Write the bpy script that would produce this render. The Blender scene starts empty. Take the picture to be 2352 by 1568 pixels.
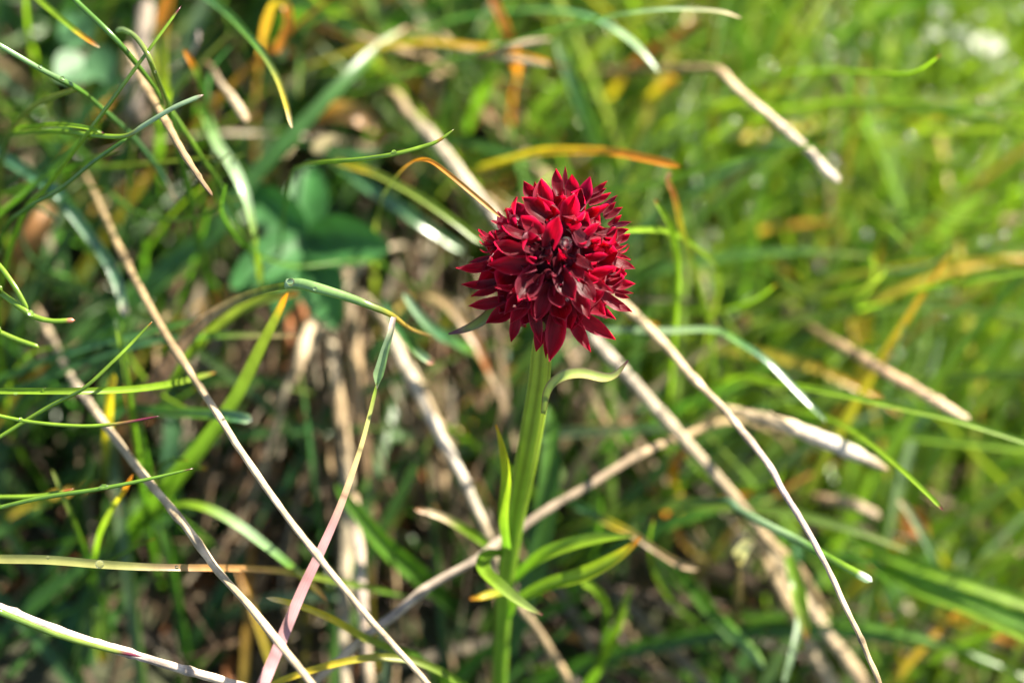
import bpy, math, random
import numpy as np
from mathutils import Vector, Matrix, noise

random.seed(11)
rng = np.random.default_rng(11)
SC = bpy.context.scene
COLL = SC.collection

# ------------------------------------------------------------------ camera
PITCH = math.radians(38)
FOCUS = 0.293                       # metres from lens to the flower head
FPX = FOCUS * 2352 / 0.119          # focal length in units of 1/2352 frame width
FWD = Vector((0, math.cos(PITCH), -math.sin(PITCH)))
UPV = Vector((0, math.sin(PITCH), math.cos(PITCH)))
RGT = Vector((1, 0, 0))
EYE = -FWD * FOCUS
cd = bpy.data.cameras.new('camera')
cam = bpy.data.objects.new('camera', cd)
COLL.objects.link(cam)
cam.location = EYE
cam.rotation_euler = (math.pi / 2 - PITCH, 0, 0)
cd.sensor_width = 36
cd.lens = 36 * FPX / 2352
cd.clip_start = 0.01
cd.clip_end = 200
cd.dof.use_dof = True
cd.dof.focus_distance = FOCUS - 0.001
cd.dof.aperture_fstop = 8.8
SC.camera = cam

# ------------------------------------------------------------------ light
SUN_EL, SUN_AZ = math.radians(50), math.radians(63)     # azimuth from +Y towards +X
SUN_DIR = Vector((math.cos(SUN_EL) * math.sin(SUN_AZ), math.cos(SUN_EL) * math.cos(SUN_AZ), math.sin(SUN_EL)))
w = bpy.data.worlds.new('World')
SC.world = w
w.use_nodes = True
nt = w.node_tree
sky = nt.nodes.new('ShaderNodeTexSky')
sky.sky_type = 'NISHITA'
sky.sun_disc = False
sky.sun_elevation = SUN_EL
sky.sun_rotation = SUN_AZ
nt.links.new(sky.outputs[0], nt.nodes['Background'].inputs[0])
nt.nodes['Background'].inputs[1].default_value = 0.06
sl = bpy.data.lights.new('sun', 'SUN')
sl.energy = 5.0
sl.angle = math.radians(0.5)
sl.color = (1.0, 0.92, 0.76)
so = bpy.data.objects.new('sun', sl)
COLL.objects.link(so)
so.rotation_euler = SUN_DIR.to_track_quat('Z', 'Y').to_euler()
SC.view_settings.view_transform = 'Standard'
SC.view_settings.look = 'None'
SC.view_settings.exposure = 2.05
SC.view_settings.gamma = 1
SC.render.engine = 'CYCLES'
SC.cycles.use_denoising = True
SC.cycles.max_bounces = 10
SC.cycles.transmission_bounces = 8
SC.cycles.sample_clamp_indirect = 6
SC.cycles.caustics_reflective = False

# ------------------------------------------------------------------ helpers
def P(u, v, d=0.0):
    """a point in the meadow: u, v where the photograph (2352 wide) sees it, d = millimetres behind the flower head"""
    D = FOCUS + d / 1000.0
    return EYE + RGT * ((u - 1176) / FPX * D) - UPV * ((v - 784) / FPX * D) + FWD * D

def seen(p):
    q = p - EYE
    D = q.dot(FWD)
    return 1176 + q.dot(RGT) / D * FPX, 784 - q.dot(UPV) / D * FPX, (D - FOCUS) * 1000

def px(wd, d=0.0):
    return wd / FPX * (FOCUS + d / 1000.0)

def fbm(x, y, s):
    return noise.noise(Vector((x * s, y * s, 3.7)))

def ground_z(x, y):
    xc = max(-0.25, min(0.25, x))
    yc = y if y < 0.5 else 0.5 + (y - 0.5) * 0.6
    z = -0.078 + 0.50 * yc - (0.16 * xc if xc < 0 else 0.30 * xc)
    z += 0.010 * fbm(x, y, 14) + 0.005 * fbm(x + 3, y, 45)
    return z

def catmull(pts, n):
    pts = [np.array(p, float) for p in pts]
    if len(pts) == 2:
        return [pts[0] + (pts[1] - pts[0]) * (i / n) for i in range(n + 1)]
    ext = [2 * pts[0] - pts[1]] + pts + [2 * pts[-1] - pts[-2]]
    seg = len(pts) - 1
    out = []
    for i in range(n + 1):
        t = i / n * seg
        k = min(int(t), seg - 1)
        f = t - k
        a, b, c, d = ext[k:k + 4]
        out.append(0.5 * ((2 * b) + (c - a) * f + (2 * a - 5 * b + 4 * c - d) * f * f + (3 * b - a - 3 * c + d) * f ** 3))
    return out

def ramp(stops, t):
    if t <= stops[0][0]:
        return np.array(stops[0][1])
    for (a, ca), (b, cb) in zip(stops, stops[1:]):
        if t <= b:
            f = (t - a) / max(b - a, 1e-6)
            return np.array(ca) * (1 - f) + np.array(cb) * f
    return np.array(stops[-1][1])

class MB:
    def __init__(s):
        s.v, s.f, s.c, s.t = [], [], [], []
    def build(s, name, mat, parent=None, origin=None, smooth=True):
        me = bpy.data.meshes.new(name)
        v = np.array(s.v, float)
        o = np.array(origin if origin is not None else v[0], float)
        me.from_pydata((v - o).tolist(), [], s.f)
        a = me.attributes.new('Col', 'FLOAT_COLOR', 'POINT')
        c = np.ones((len(v), 4), np.float32)
        c[:, :3] = np.array(s.c)
        a.data.foreach_set('color', c.ravel())
        b = me.attributes.new('along', 'FLOAT_VECTOR', 'POINT')
        b.data.foreach_set('vector', np.array(s.t, np.float32).ravel())
        if smooth:
            me.polygons.foreach_set('use_smooth', [True] * len(me.polygons))
        me.materials.append(mat)
        ob = bpy.data.objects.new(name, me)
        COLL.objects.link(ob)
        if parent is not None:
            ob.parent = parent
            ob.location = Vector(o) - world_loc(parent)
        else:
            ob.location = o
        return ob

def world_loc(o):
    v = Vector(o.location)
    while o.parent is not None:
        o = o.parent
        v += Vector(o.location)
    return v

def tag(o, label=None, cat=None, group=None, kind=None):
    if label: o['label'] = label
    if cat: o['category'] = cat
    if group: o['group'] = group
    if kind: o['kind'] = kind
    return o

def frames(P3, hint):
    n = len(P3)
    T = []
    for i in range(n):
        a, b = P3[max(i - 1, 0)], P3[min(i + 1, n - 1)]
        t = b - a
        T.append(t / (np.linalg.norm(t) + 1e-12))
    N = []
    for i in range(n):
        h = np.array(hint[i] if isinstance(hint, list) else hint, float)
        m = h - T[i] * h.dot(T[i])
        l = np.linalg.norm(m)
        if l < 1e-3:
            m = N[-1] if N else np.array((T[i][1], -T[i][0], 0.01))
            l = np.linalg.norm(m)
        N.append(m / l)
    return T, N

def ribbon(mb, P3, W, hint, colf, across=5, fold=0.25, twist=0.0, seed=0.0, margin=None):
    """a leaf blade with a keel: colf(t) colour along it, W full widths"""
    T, N = frames(P3, hint)
    n = len(P3)
    base = len(mb.v)
    for i in range(n):
        t = i / (n - 1)
        a = twist * t
        B = np.cross(T[i], N[i])
        n2 = N[i] * math.cos(a) + B * math.sin(a)
        b2 = B * math.cos(a) - N[i] * math.sin(a)
        c = np.array(colf(t))
        for j in range(across):
            s = j / (across - 1) * 2 - 1
            p = P3[i] + b2 * (s * W[i] / 2) + n2 * (fold * W[i] * (abs(s) ** 1.5 - 0.4))
            mb.v.append(p)
            mb.c.append(c if margin is None else c * (1 - margin[1] * abs(s) ** 4) + np.array(margin[0]) * margin[1] * abs(s) ** 4)
            mb.t.append((t, s, seed))
    for i in range(n - 1):
        for j in range(across - 1):
            q = base + i * across + j
            mb.f.append((q, q + 1, q + across + 1, q + across))

def tube(mb, P3, W, colf, ring=8, flat=1.0, hint=(0, -0.5, 0.8), seed=0.0, ridges=0, ridge_amp=0.0, rough=0.0):
    T, N = frames(P3, np.array(hint, float))
    n = len(P3)
    base = len(mb.v)
    for i in range(n):
        t = i / (n - 1)
        B = np.cross(T[i], N[i])
        c = np.array(colf(t))
        for j in range(ring):
            a = 2 * math.pi * j / ring
            rr = W[i] / 2 * (1 + ridge_amp * math.cos(ridges * a))
            if rough:
                rr *= 1 + rough * noise.noise(Vector((t * 40, j * 0.9, seed)))
            p = P3[i] + B * (math.cos(a) * rr) + N[i] * (math.sin(a) * rr * flat)
            mb.v.append(p)
            mb.c.append(c * (1 - 0.42 * (0.5 - 0.5 * math.cos(ridges * a)) ** 3 if ridges else 1))
            mb.t.append((t, math.cos(a), seed))
    for i in range(n - 1):
        for j in range(ring):
            k = (j + 1) % ring
            mb.f.append((base + i * ring + j, base + i * ring + k, base + (i + 1) * ring + k, base + (i + 1) * ring + j))
    mb.f.append(tuple(base + j for j in reversed(range(ring))))
    mb.f.append(tuple(base + (n - 1) * ring + j for j in range(ring)))

def ball(mb, c, r, col, seg=14, rings=9, squash=(1, 1, 1), axis=None):
    base = len(mb.v)
    M = axis if axis is not None else Matrix.Identity(3)
    for i in range(rings + 1):
        th = math.pi * i / rings
        for j in range(seg):
            ph = 2 * math.pi * j / seg
            q = M @ Vector((math.sin(th) * math.cos(ph) * r * squash[0], math.sin(th) * math.sin(ph) * r * squash[1], math.cos(th) * r * squash[2]))
            mb.v.append(np.array(c) + np.array(q))
            mb.c.append(np.array(col)); mb.t.append((i / rings, j / seg, 0))
    for i in range(rings):
        for j in range(seg):
            k = (j + 1) % seg
            mb.f.append((base + i * seg + j, base + (i + 1) * seg + j, base + (i + 1) * seg + k, base + i * seg + k))

# ------------------------------------------------------------------ materials
def mat_leaf(name, transl=0.45, rough=0.38, streak=0.25, spec=0.5, coat=0.0, tgain=(1.3, 1.45, 0.7), blotch=0.15, sscale=9.0, bump=0.15):
    m = bpy.data.materials.new(name)
    m.use_nodes = True
    t = m.node_tree
    N, L = t.nodes, t.links
    bs = N['Principled BSDF']
    at = N.new('ShaderNodeAttribute'); at.attribute_name = 'Col'
    al = N.new('ShaderNodeAttribute'); al.attribute_name = 'along'
    mp = N.new('ShaderNodeVectorMath'); mp.operation = 'MULTIPLY'; mp.inputs[1].default_value = (2.0, sscale, 17.0)
    L.new(al.outputs['Vector'], mp.inputs[0])
    nz = N.new('ShaderNodeTexNoise'); nz.inputs['Scale'].default_value = 1.0; nz.inputs['Detail'].default_value = 2
    L.new(mp.outputs[0], nz.inputs['Vector'])
    geo = N.new('ShaderNodeNewGeometry')
    nb = N.new('ShaderNodeTexNoise'); nb.inputs['Scale'].default_value = 420; nb.inputs['Detail'].default_value = 3
    L.new(geo.outputs['Position'], nb.inputs['Vector'])
    r1 = N.new('ShaderNodeMapRange'); r1.inputs[1].default_value = .3; r1.inputs[2].default_value = .7
    r1.inputs[3].default_value = 1 - streak; r1.inputs[4].default_value = 1 + streak
    L.new(nz.outputs[0], r1.inputs[0])
    r2 = N.new('ShaderNodeMapRange'); r2.inputs[1].default_value = .3; r2.inputs[2].default_value = .7
    r2.inputs[3].default_value = 1 - blotch; r2.inputs[4].default_value = 1 + blotch
    L.new(nb.outputs[0], r2.inputs[0])
    mu = N.new('ShaderNodeMath'); mu.operation = 'MULTIPLY'
    L.new(r1.outputs[0], mu.inputs[0]); L.new(r2.outputs[0], mu.inputs[1])
    sc = N.new('ShaderNodeVectorMath'); sc.operation = 'SCALE'
    L.new(at.outputs['Color'], sc.inputs[0]); L.new(mu.outputs[0], sc.inputs['Scale'])
    L.new(sc.outputs[0], bs.inputs['Base Color'])
    bs.inputs['Roughness'].default_value = rough
    bs.inputs['Specular IOR Level'].default_value = spec
    bs.inputs['Coat Weight'].default_value = coat
    bs.inputs['Coat Roughness'].default_value = 0.15
    bp = N.new('ShaderNodeBump'); bp.inputs['Strength'].default_value = bump; bp.inputs['Distance'].default_value = 0.0002
    L.new(mu.outputs[0], bp.inputs['Height']); L.new(bp.outputs[0], bs.inputs['Normal'])
    if transl > 0:
        tr = N.new('ShaderNodeBsdfTranslucent')
        tg = N.new('ShaderNodeVectorMath'); tg.operation = 'MULTIPLY'; tg.inputs[1].default_value = tgain
        L.new(sc.outputs[0], tg.inputs[0]); L.new(tg.outputs[0], tr.inputs[0])
        mx = N.new('ShaderNodeMixShader'); mx.inputs[0].default_value = transl
        L.new(bs.outputs[0], mx.inputs[1]); L.new(tr.outputs[0], mx.inputs[2])
        L.new(mx.outputs[0], N['Material Output'].inputs[0])
    return m

M_GRASS = mat_leaf('grass_blade_material', 0.5, 0.34, 0.18)
M_WAXY = mat_leaf('waxy_blade_material', 0.30, 0.26, 0.15, spec=0.7, coat=0.35)
M_DRY = mat_leaf('dry_stalk_material', 0.10, 0.5, 0.32, spec=0.4, tgain=(1.2, 1.1, 0.9), blotch=0.38, sscale=16, bump=0.6)
M_STEM = mat_leaf('orchid_stem_material', 0.12, 0.36, 0.08, blotch=0.1, spec=0.4)
_b = M_STEM.node_tree.nodes['Principled BSDF']
_b.inputs['Subsurface Weight'].default_value = 0.6
_b.inputs['Subsurface Radius'].default_value = (1.0, 1.0, 0.3)
_b.inputs['Subsurface Scale'].default_value = 0.0012
M_PETAL = mat_leaf('orchid_petal_material', 0.44, 0.42, 0.22, spec=0.24, tgain=(6.8, 0.6, 2.9), blotch=0.25, sscale=6, bump=0.35)
_b = M_PETAL.node_tree.nodes['Principled BSDF']
_b.inputs['Sheen Weight'].default_value = 0.35
_b.inputs['Sheen Roughness'].default_value = 0.4
_b.inputs['Sheen Tint'].default_value = (1, .55, .65, 1)
M_PART = mat_leaf('floret_core_material', 0.0, 0.85, 0.2, spec=0.1)
M_BROAD = mat_leaf('broad_leaf_material', 0.28, 0.5, 0.12, spec=0.35, blotch=0.25)
M_FLOWER = mat_leaf('white_blossom_material', 0.3, 0.5, 0.05, tgain=(1, 1, 1))

def mat_water(name, rough):
    m = bpy.data.materials.new(name)
    m.use_nodes = True
    b = m.node_tree.nodes['Principled BSDF']
    b.inputs['Base Color'].default_value = (1, 1, 1, 1)
    b.inputs['Roughness'].default_value = rough
    b.inputs['IOR'].default_value = 1.33
    b.inputs['Transmission Weight'].default_value = 1
    return m
M_WATER = mat_water('dewdrop_water_material', 0.05)
M_DEW = mat_water('far_dew_water_material', 0.12)
M_PINK = mat_leaf('pink_stem_material', 0.2, 0.45, 0.15, tgain=(1.25, 1.1, 1.1))

def mat_soil():
    m = bpy.data.materials.new('turf_soil_material')
    m.use_nodes = True
    t = m.node_tree; N, L = t.nodes, t.links
    bs = N['Principled BSDF']
    g = N.new('ShaderNodeNewGeometry')
    n1 = N.new('ShaderNodeTexNoise'); n1.inputs['Scale'].default_value = 90; n1.inputs['Detail'].default_value = 6
    L.new(g.outputs['Position'], n1.inputs['Vector'])
    cr = N.new('ShaderNodeValToRGB')
    cr.color_ramp.elements[0].position = .3; cr.color_ramp.elements[0].color = (.016, .011, .007, 1)
    cr.color_ramp.elements[1].position = .75; cr.color_ramp.elements[1].color = (.05, .037, .02, 1)
    e = cr.color_ramp.elements.new(.55); e.color = (.035, .04, .014, 1)
    L.new(n1.outputs[0], cr.inputs[0]); L.new(cr.outputs[0], bs.inputs['Base Color'])
    bs.inputs['Roughness'].default_value = .9
    bp = N.new('ShaderNodeBump'); bp.inputs['Distance'].default_value = .001
    L.new(n1.outputs[0], bp.inputs['Height']); L.new(bp.outputs[0], bs.inputs['Normal'])
    return m
M_SOIL = mat_soil()

# colours (albedo)
LIME = (.20, .33, .022); GRN = (.085, .20, .02); DKG = (.035, .10, .018); BLU = (.06, .16, .075); PALE = (.30, .42, .24)
YEL = (.55, .42, .03); ORA = (.60, .22, .02); RUST = (.38, .13, .03); BRN = (.17, .10, .05); TAN = (.38, .265, .14)
CRM = (.64, .49, .31); PNK = (.68, .46, .43); PUR = (.14, .02, .04); OLV = (.20, .25, .04); GRY = (.38, .31, .21); STRAW = (.42, .42, .14)

# ------------------------------------------------------------------ ground
def make_ground():
    mb = MB()
    xs = np.concatenate([np.linspace(-12, -0.45, 14), np.linspace(-0.4, 0.4, 90), np.linspace(0.45, 12, 14)])
    ys = np.concatenate([np.linspace(-12, -0.35, 14), np.linspace(-0.3, 0.6, 100), np.linspace(0.66, 30, 16)])
    for y in ys:
        for x in xs:
            mb.v.append((x, y, ground_z(x, y))); mb.c.append((.1, .1, .1)); mb.t.append((0, 0, 0))
    nx = len(xs)
    for j in range(len(ys) - 1):
        for i in range(nx - 1):
            q = j * nx + i
            mb.f.append((q, q + 1, q + nx + 1, q + nx))
    o = mb.build('ground', M_SOIL, origin=(0, 0, 0))
    tag(o, 'dark mossy soil of the steep meadow bank under the grass', kind='structure')
make_ground()

# ------------------------------------------------------------------ hero blades, stalks and leaves
def root_points(pts, n=3):
    """carry the foot of a blade on from its first seen point down into the turf"""
    a = P(*pts[0]); b = P(*pts[1])
    dirn = (a - b).normalized()
    out = []
    p = a.copy()
    for k in range(24):
        f = min(1, k / 10)
        dirn = (dirn * (1 - 0.28) + (Vector((0, 0.35, -1)).normalized()) * 0.28).normalized()
        p = p + dirn * 0.007
        out.append(p.copy())
        if p.z < ground_z(p.x, p.y) - 0.004:
            break
    return list(reversed(out))

HERO = []
def blade(label, pts, wd, cols, kind='flat', name='grass_blade', cat='grass blade', group='grass blades', mat=None, n=None,
          fold=0.25, twist=0.0, hint=None, root=True, tip=0.06, blunt=False, start_taper=False):
    P3 = [np.array(P(*p)) for p in pts]
    dm = [p[2] for p in pts]
    rp = [np.array(q) for q in root_points(pts)] if root else []
    # keep a sparse set of the root points
    rp = rp[::3] if len(rp) > 4 else rp
    full = rp + P3
    nseg = max(n or 0, 7 * len(full), 22)
    C = catmull(full, nseg)
    nr = len(rp)
    tot = len(full) - 1
    def tloc(i):                       # parameter along the seen part, 0..1 (negative in the root)
        return (i / nseg * tot - nr) / (len(P3) - 1)
    if not isinstance(wd, (list, tuple)):
        wd = [wd, wd]
    dry = cat in ('dry stalk', 'dry blade')
    rr = random.Random(len(HERO))
    nodes = [rr.uniform(.1, .4), rr.uniform(.45, .65), rr.uniform(.7, .9)]
    W = []
    for i in range(nseg + 1):
        t = tloc(i)
        tt = max(0, min(1, t)) * (len(wd) - 1)
        k = min(int(tt), len(wd) - 2)
        ww = wd[k] + (wd[k + 1] - wd[k]) * (tt - k)
        d = np.interp(max(0, t) * (len(dm) - 1), range(len(dm)), dm)
        ww = px(ww, d)
        if dry and kind == 'round':
            ww *= 1 + .28 * max(math.exp(-((t - q) / .012) ** 2) for q in nodes) + .10 * noise.noise(Vector((t * 9, rr.random() * .01 + len(HERO), 2)))
        if not blunt and t > 1 - tip:
            ww *= max(0.05, math.sqrt(max(0, (1 - t) / tip)))
        if start_taper and t < 0.12:
            ww *= max(0.05, math.sqrt(max(0, t / 0.12)))
        W.append(ww)
    stops = cols if isinstance(cols[0], tuple) and isinstance(cols[0][1], tuple) else [(0, cols), (1, cols)]
    sd = random.random()
    def colf(t):
        c = ramp(stops, tloc(t * nseg))
        a = .34 if dry else .16
        c = c * (1 + a * noise.noise(Vector((t * 16, sd * 50, 0))) + a * .8 * noise.noise(Vector((t * 47, sd * 90, 5))))
        if dry and min(abs(tloc(t * nseg) - q) for q in nodes) < .008: c = c * .6
        return c
    mb = MB()
    if kind == 'flat':
        h = np.array(hint if hint is not None else tuple(-FWD * 0.8 + Vector((0, 0, .45)) + Vector((random.uniform(-.3, .3), 0, 0))))
        ribbon(mb, C, W, h, colf, 5, fold, twist, sd)
    else:
        tube(mb, C, W, colf, 10, 0.7 if kind == 'round' else 0.5, seed=sd, rough=0.20 if cat != 'grass blade' else 0.03)
    o = mb.build(name, mat or (M_GRASS if kind == 'flat' else M_WAXY if cat == 'grass blade' else M_DRY), origin=C[0])
    tag(o, label, cat, group)
    HERO.append(o)
    return o

def stalk(label, pts, wd, cols, **k):
    k.setdefault('kind', 'round'); k.setdefault('name', 'dry_stalk'); k.setdefault('cat', 'dry stalk'); k.setdefault('group', 'dead grass stalks')
    k.setdefault('mat', M_DRY)
    return blade(label, pts, wd, cols, **k)

def tips(body, tipc, at=0.93):
    return [(0, body), (at - .03, body), (at, tipc), (1, tipc)]

# --- upper part, behind and beside the clover
blade('dewy green rush sloping down across the clover leaves', [(-30, 92, 1), (0, 105, 1), (95, 160, 3), (180, 205, 6), (235, 250, 12), (300, 310, 20), (360, 385, 28), (405, 465, 34)], [13, 13, 14, 16, 10], [(0, PALE), (.4, GRN), (.9, BLU), (1, PNK)], 'round')
blade('thin straight blade with purple tip crossing the dewy rush', [(50, 500, 18), (117, 417, 12), (213, 290, 4), (333, 127, 1), (417, 13, 2)], [14, 12, 11, 9, 6], tips(LIME, PUR, .97), 'round')
blade('mid green rush falling from the top edge beside the arched tip', [(150, -30, 4), (172, 0, 4), (260, 85, 3), (320, 155, 6), (370, 225, 12), (420, 310, 24)], [13, 14, 12, 9], GRN, 'round')
blade('pale green blade arched like a hook above the tan stalk', [(390, 265, 12), (375, 215, 7), (354, 162, 2), (335, 118, 1), (310, 84, 4), (285, 70, 9), (266, 70, 12)], [14, 13, 12, 16], [(0, GRN), (.5, OLV), (1, PALE)], 'round')
blade('kinked rush blade whose bent end points up to the light', [(15, 325, 26), (60, 306, 18), (133, 302, 10), (207, 310, 5), (287, 313, 2), (333, 287, 1), (400, 247, 0), (468, 218, 0)], [16, 13, 13, 12], [(0, GRN), (.55, LIME), (.62, OLV), (.7, PALE), (.96, PALE), (1, PUR)], 'round', tip=.03)
blade('short green blade lying over the kinked rush with dark tip', [(27, 312, 24), (87, 290, 13), (143, 287, 7), (200, 294, 4), (240, 306, 4)], [15, 13, 11, 7], tips(LIME, PUR, .97), hint=tuple(-FWD + Vector((0, 0, .8))))
blade('yellow green blade curving up to the reddish joint of the dewy rush', [(15, 325, 28), (50, 267, 20), (100, 233, 15), (160, 210, 10), (183, 204, 8)], [15, 15, 12], tips(OLV, RUST, .96), 'round')
stalk('tan dead stalk ending in a dark broken point near the kinked rush', [(290, 110, 36), (317, 167, 26), (350, 227, 15), (387, 290, 8), (420, 350, 4), (457, 407, 1), (488, 450, 0)], [18, 18, 18, 15, 8], [(0, CRM), (.3, TAN), (.9, TAN), (.95, BRN), (1, BRN)], tip=.02)
blade('straight green blade running down from the kink of the bent rush', [(60, 480, 12), (140, 433, 8), (213, 373, 5), (293, 317, 3)], [13, 12, 10], GRN, 'round')
blade('soft green blade parallel to the straight one at the picture edge', [(-20, 510, 34), (60, 443, 26), (150, 360, 24), (205, 308, 24)], [16, 16, 12], GRN)
blade('broad yellow green blade with orange torn top standing upright', [(368, 400, 55), (372, 290, 48), (380, 233, 42), (373, 183, 40), (370, 117, 40), (377, 50, 40), (395, -20, 40)], [24, 30, 34, 36, 30], [(0, GRN), (.3, LIME), (.55, (.40, .45, .03)), (.72, OLV), (.85, ORA), (1, ORA)])
blade('green blade turning yellow then orange over the clover leaf', [(70, -25, 28), (90, 0, 22), (133, 37, 16), (173, 70, 12), (200, 90, 10), (230, 110, 8)], [13, 14, 14, 10], [(0, LIME), (.55, LIME), (.65, YEL), (.85, ORA), (.95, TAN), (1, CRM)])
blade('orange tipped green blade between the upright one and the yellow tip', [(482, 320, 42), (477, 267, 36), (460, 193, 28), (443, 150, 25), (422, 113, 24)], [12, 16, 18, 12], [(0, DKG), (.5, GRN), (.68, OLV), (.76, ORA), (1, ORA)])
stalk('stubby pale dead stalk end near the clover', [(480, 150, 42), (505, 190, 36), (540, 235, 32), (568, 283, 30)], [14, 16, 22, 20], [(0, BRN), (.5, GRY), (.8, CRM), (1, TAN)])
blade('pale wet blade with white glint hanging before the cinquefoil leaf', [(470, 260, 46), (500, 333, 36), (533, 383, 30), (557, 433, 28), (573, 487, 28), (590, 580, 30), (598, 655, 34)], [24, 30, 32, 26, 20, 16], [(0, GRN), (.25, PALE), (.6, PALE), (.8, LIME), (1, OLV)], mat=M_WAXY, hint=(.1, .15, 1))
blade('blue green blade bowing down with beads of dew on its end', [(115, 430, 34), (160, 480, 34), (217, 556, 34), (253, 609, 34), (273, 656, 33), (283, 696, 32), (290, 724, 32)], [26, 26, 24, 20], [(0, BLU), (.6, BLU), (.8, PALE), (1, PNK)], mat=M_WAXY)
blade('wide deep green blade crossing the frame with a red worn tip', [(110, 880, 70), (187, 810, 60), (250, 750, 54), (333, 662, 50), (417, 589, 48), (500, 522, 46), (588, 400, 46), (688, 293, 46), (788, 190, 48), (861, 117, 52), (940, 60, 56)], [50, 48, 46, 42, 36, 30, 18], [(0, DKG), (.4, (.07, .18, .055)), (.85, (.08, .19, .05)), (.95, OLV), (1, RUST)], n=60, fold=.12)
blade('yellow tipped blade dangling from the upper edge', [(430, -25, 40), (510, 20, 30), (570, 80, 22), (608, 127, 18), (638, 180, 14), (658, 240, 11), (671, 295, 9)], [18, 17, 16, 14, 10], [(0, BLU), (.4, GRN), (.6, OLV), (.85, YEL), (1, CRM)], mat=M_WAXY)
blade('slender bright blade carrying a dewdrop with a red hooked tip', [(690, 383, 18), (738, 373, 9), (821, 367, 3), (901, 355, 0), (971, 337, 0), (1008, 323, 0), (1043, 297, 0)], [12, 12, 11, 10, 5], [(0, GRN), (.2, LIME), (.8, LIME), (.86, RUST), (.88, LIME), (.97, LIME), (1, PUR)], 'round')
blade('orange arched dead blade touching the flower head', [(875, 470, 36), (898, 423, 25), (928, 387, 15), (955, 370, 8), (988, 370, 5), (1031, 400, 3), (1088, 447, 2), (1150, 500, 1)], [14, 13, 11, 10, 12, 11], [(0, OLV), (.2, OLV), (.35, ORA), (.6, ORA), (1, (.62, .34, .12))], cat='grass blade')
stalk('thick cream dead culm leading into the back of the flower', [(900, 210, 60), (938, 260, 54), (971, 293, 48), (1021, 350, 45), (1071, 417, 43), (1121, 480, 42), (1190, 570, 42)], [20, 26, 30, 28, 26, 26], [(0, TAN), (.3, GRY), (1, (.50, .43, .33))])
stalk('faint tan culm slanting behind the orange arch', [(1100, 250, 75), (1140, 290, 70), (1220, 370, 68), (1330, 500, 68)], [20, 24, 24], TAN)
blade('long thin green blade with pale highlight painted on its end over the upper edge', [(700, 260, 62), (768, 233, 54), (865, 197, 46), (955, 167, 42), (1055, 133, 38), (1176, 97, 34), (1276, 67, 31), (1376, 43, 28), (1459, 30, 26), (1543, 23, 24), (1643, 27, 22), (1703, 42, 21)], [14, 15, 16, 16, 18, 15], [(0, DKG), (.3, GRN), (.65, GRN), (.8, PALE), (1, CRM)], mat=M_WAXY, n=60, hint=(.1, .1, 1))  # the pale end stops are a highlight put into the colour
blade('wide blue green blade arching over and glinting white at its end', [(880, 130, 75), (955, 83, 64), (1055, 43, 58), (1176, 27, 52), (1253, 25, 48), (1319, 32, 45), (1376, 50, 42), (1426, 80, 40), (1466, 113, 38), (1513, 167, 37)], [30, 36, 36, 32, 28, 28, 18], [(0, GRN), (.3, BLU), (.65, (.10, .24, .12)), (.78, PALE), (1, PALE)], mat=M_WAXY, n=50, hint=(.25, .25, 1))  # white glint at the end is put into the colour stops
blade('yellow to orange banded blade arching over the flower head', [(1030, 430, 60), (1085, 395, 50), (1176, 367, 42), (1243, 350, 36), (1326, 347, 31), (1409, 350, 27), (1493, 367, 24), (1563, 383, 22)], [16, 20, 24, 23, 20, 18], [(0, OLV), (.25, YEL), (.55, (.62, .36, .02)), (.75, ORA), (1, ORA)], n=50)
blade('thin green blade reaching out from behind the flower to the dry stick', [(1393, 443, 46), (1509, 423, 42), (1643, 380, 38), (1764, 347, 36), (1831, 340, 34), (1897, 328, 33)], [14, 13, 13, 9], [(0, GRN), (.7, LIME), (.93, GRN), (1, RUST)])
stalk('bone white stick bent at a sharp knee in the upper sunlit grass', [(1180, 180, 92), (1260, 173, 84), (1376, 168, 76), (1476, 160, 66), (1570, 158, 55), (1640, 158, 44), (1662, 170, 41), (1700, 210, 38), (1764, 263, 36), (1814, 307, 35), (1864, 353, 34), (1897, 390, 34), (1929, 418, 34)], [20, 24, 24, 22, 22, 21, 20, 20, 21, 22, 20], [(0, BRN), (.2, TAN), (.45, TAN), (.6, CRM), (1, (.70, .60, .48))], tip=.02, n=90)
blade('brown orange dead blade rising steeply behind the pale ended blades', [(1376, 300, 80), (1390, 250, 76), (1416, 190, 72), (1469, 140, 70), (1543, 93, 68), (1623, 40, 66)], [20, 26, 28, 24, 20], [(0, OLV), (.35, YEL), (.55, RUST), (1, RUST)])
blade('short amber blade end below the brown orange blade', [(1420, 275, 76), (1496, 220, 68), (1556, 180, 65)], [18, 28, 26], [(0, OLV), (.5, YEL), (1, ORA)])
blade('mustard yellow blade end lying level in the sunlit grass', [(1900, 280, 84), (1850, 290, 80), (1760, 305, 76), (1680, 313, 74)], [20, 28, 30], [(0, OLV), (.4, YEL), (1, YEL)])
blade('curled orange thread of dead grass beside the flower', [(1622, 720, 38), (1600, 640, 32), (1575, 560, 28), (1564, 522, 26), (1556, 483, 25), (1546, 443, 24), (1533, 412, 23), (1543, 393, 23)], [13, 13, 14, 14, 11], [(0, LIME), (.25, OLV), (.5, YEL), (.7, RUST), (1, TAN)], n=40)
blade('upright green blade with bare tip beside the orange thread', [(1550, 740, 36), (1556, 650, 30), (1552, 580, 26), (1538, 522, 23), (1523, 490, 21), (1503, 457, 20)], [16, 17, 16, 10], tips(LIME, RUST, .96))
blade('green blade looping out from the flower head and bending down', [(1632, 730, 48), (1650, 660, 44), (1645, 615, 38), (1609, 576, 32), (1560, 543, 27), (1510, 529, 22), (1435, 530, 16), (1380, 535, 12)], [15, 15, 15, 14], [(0, OLV), (.5, LIME), (1, LIME)])
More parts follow.
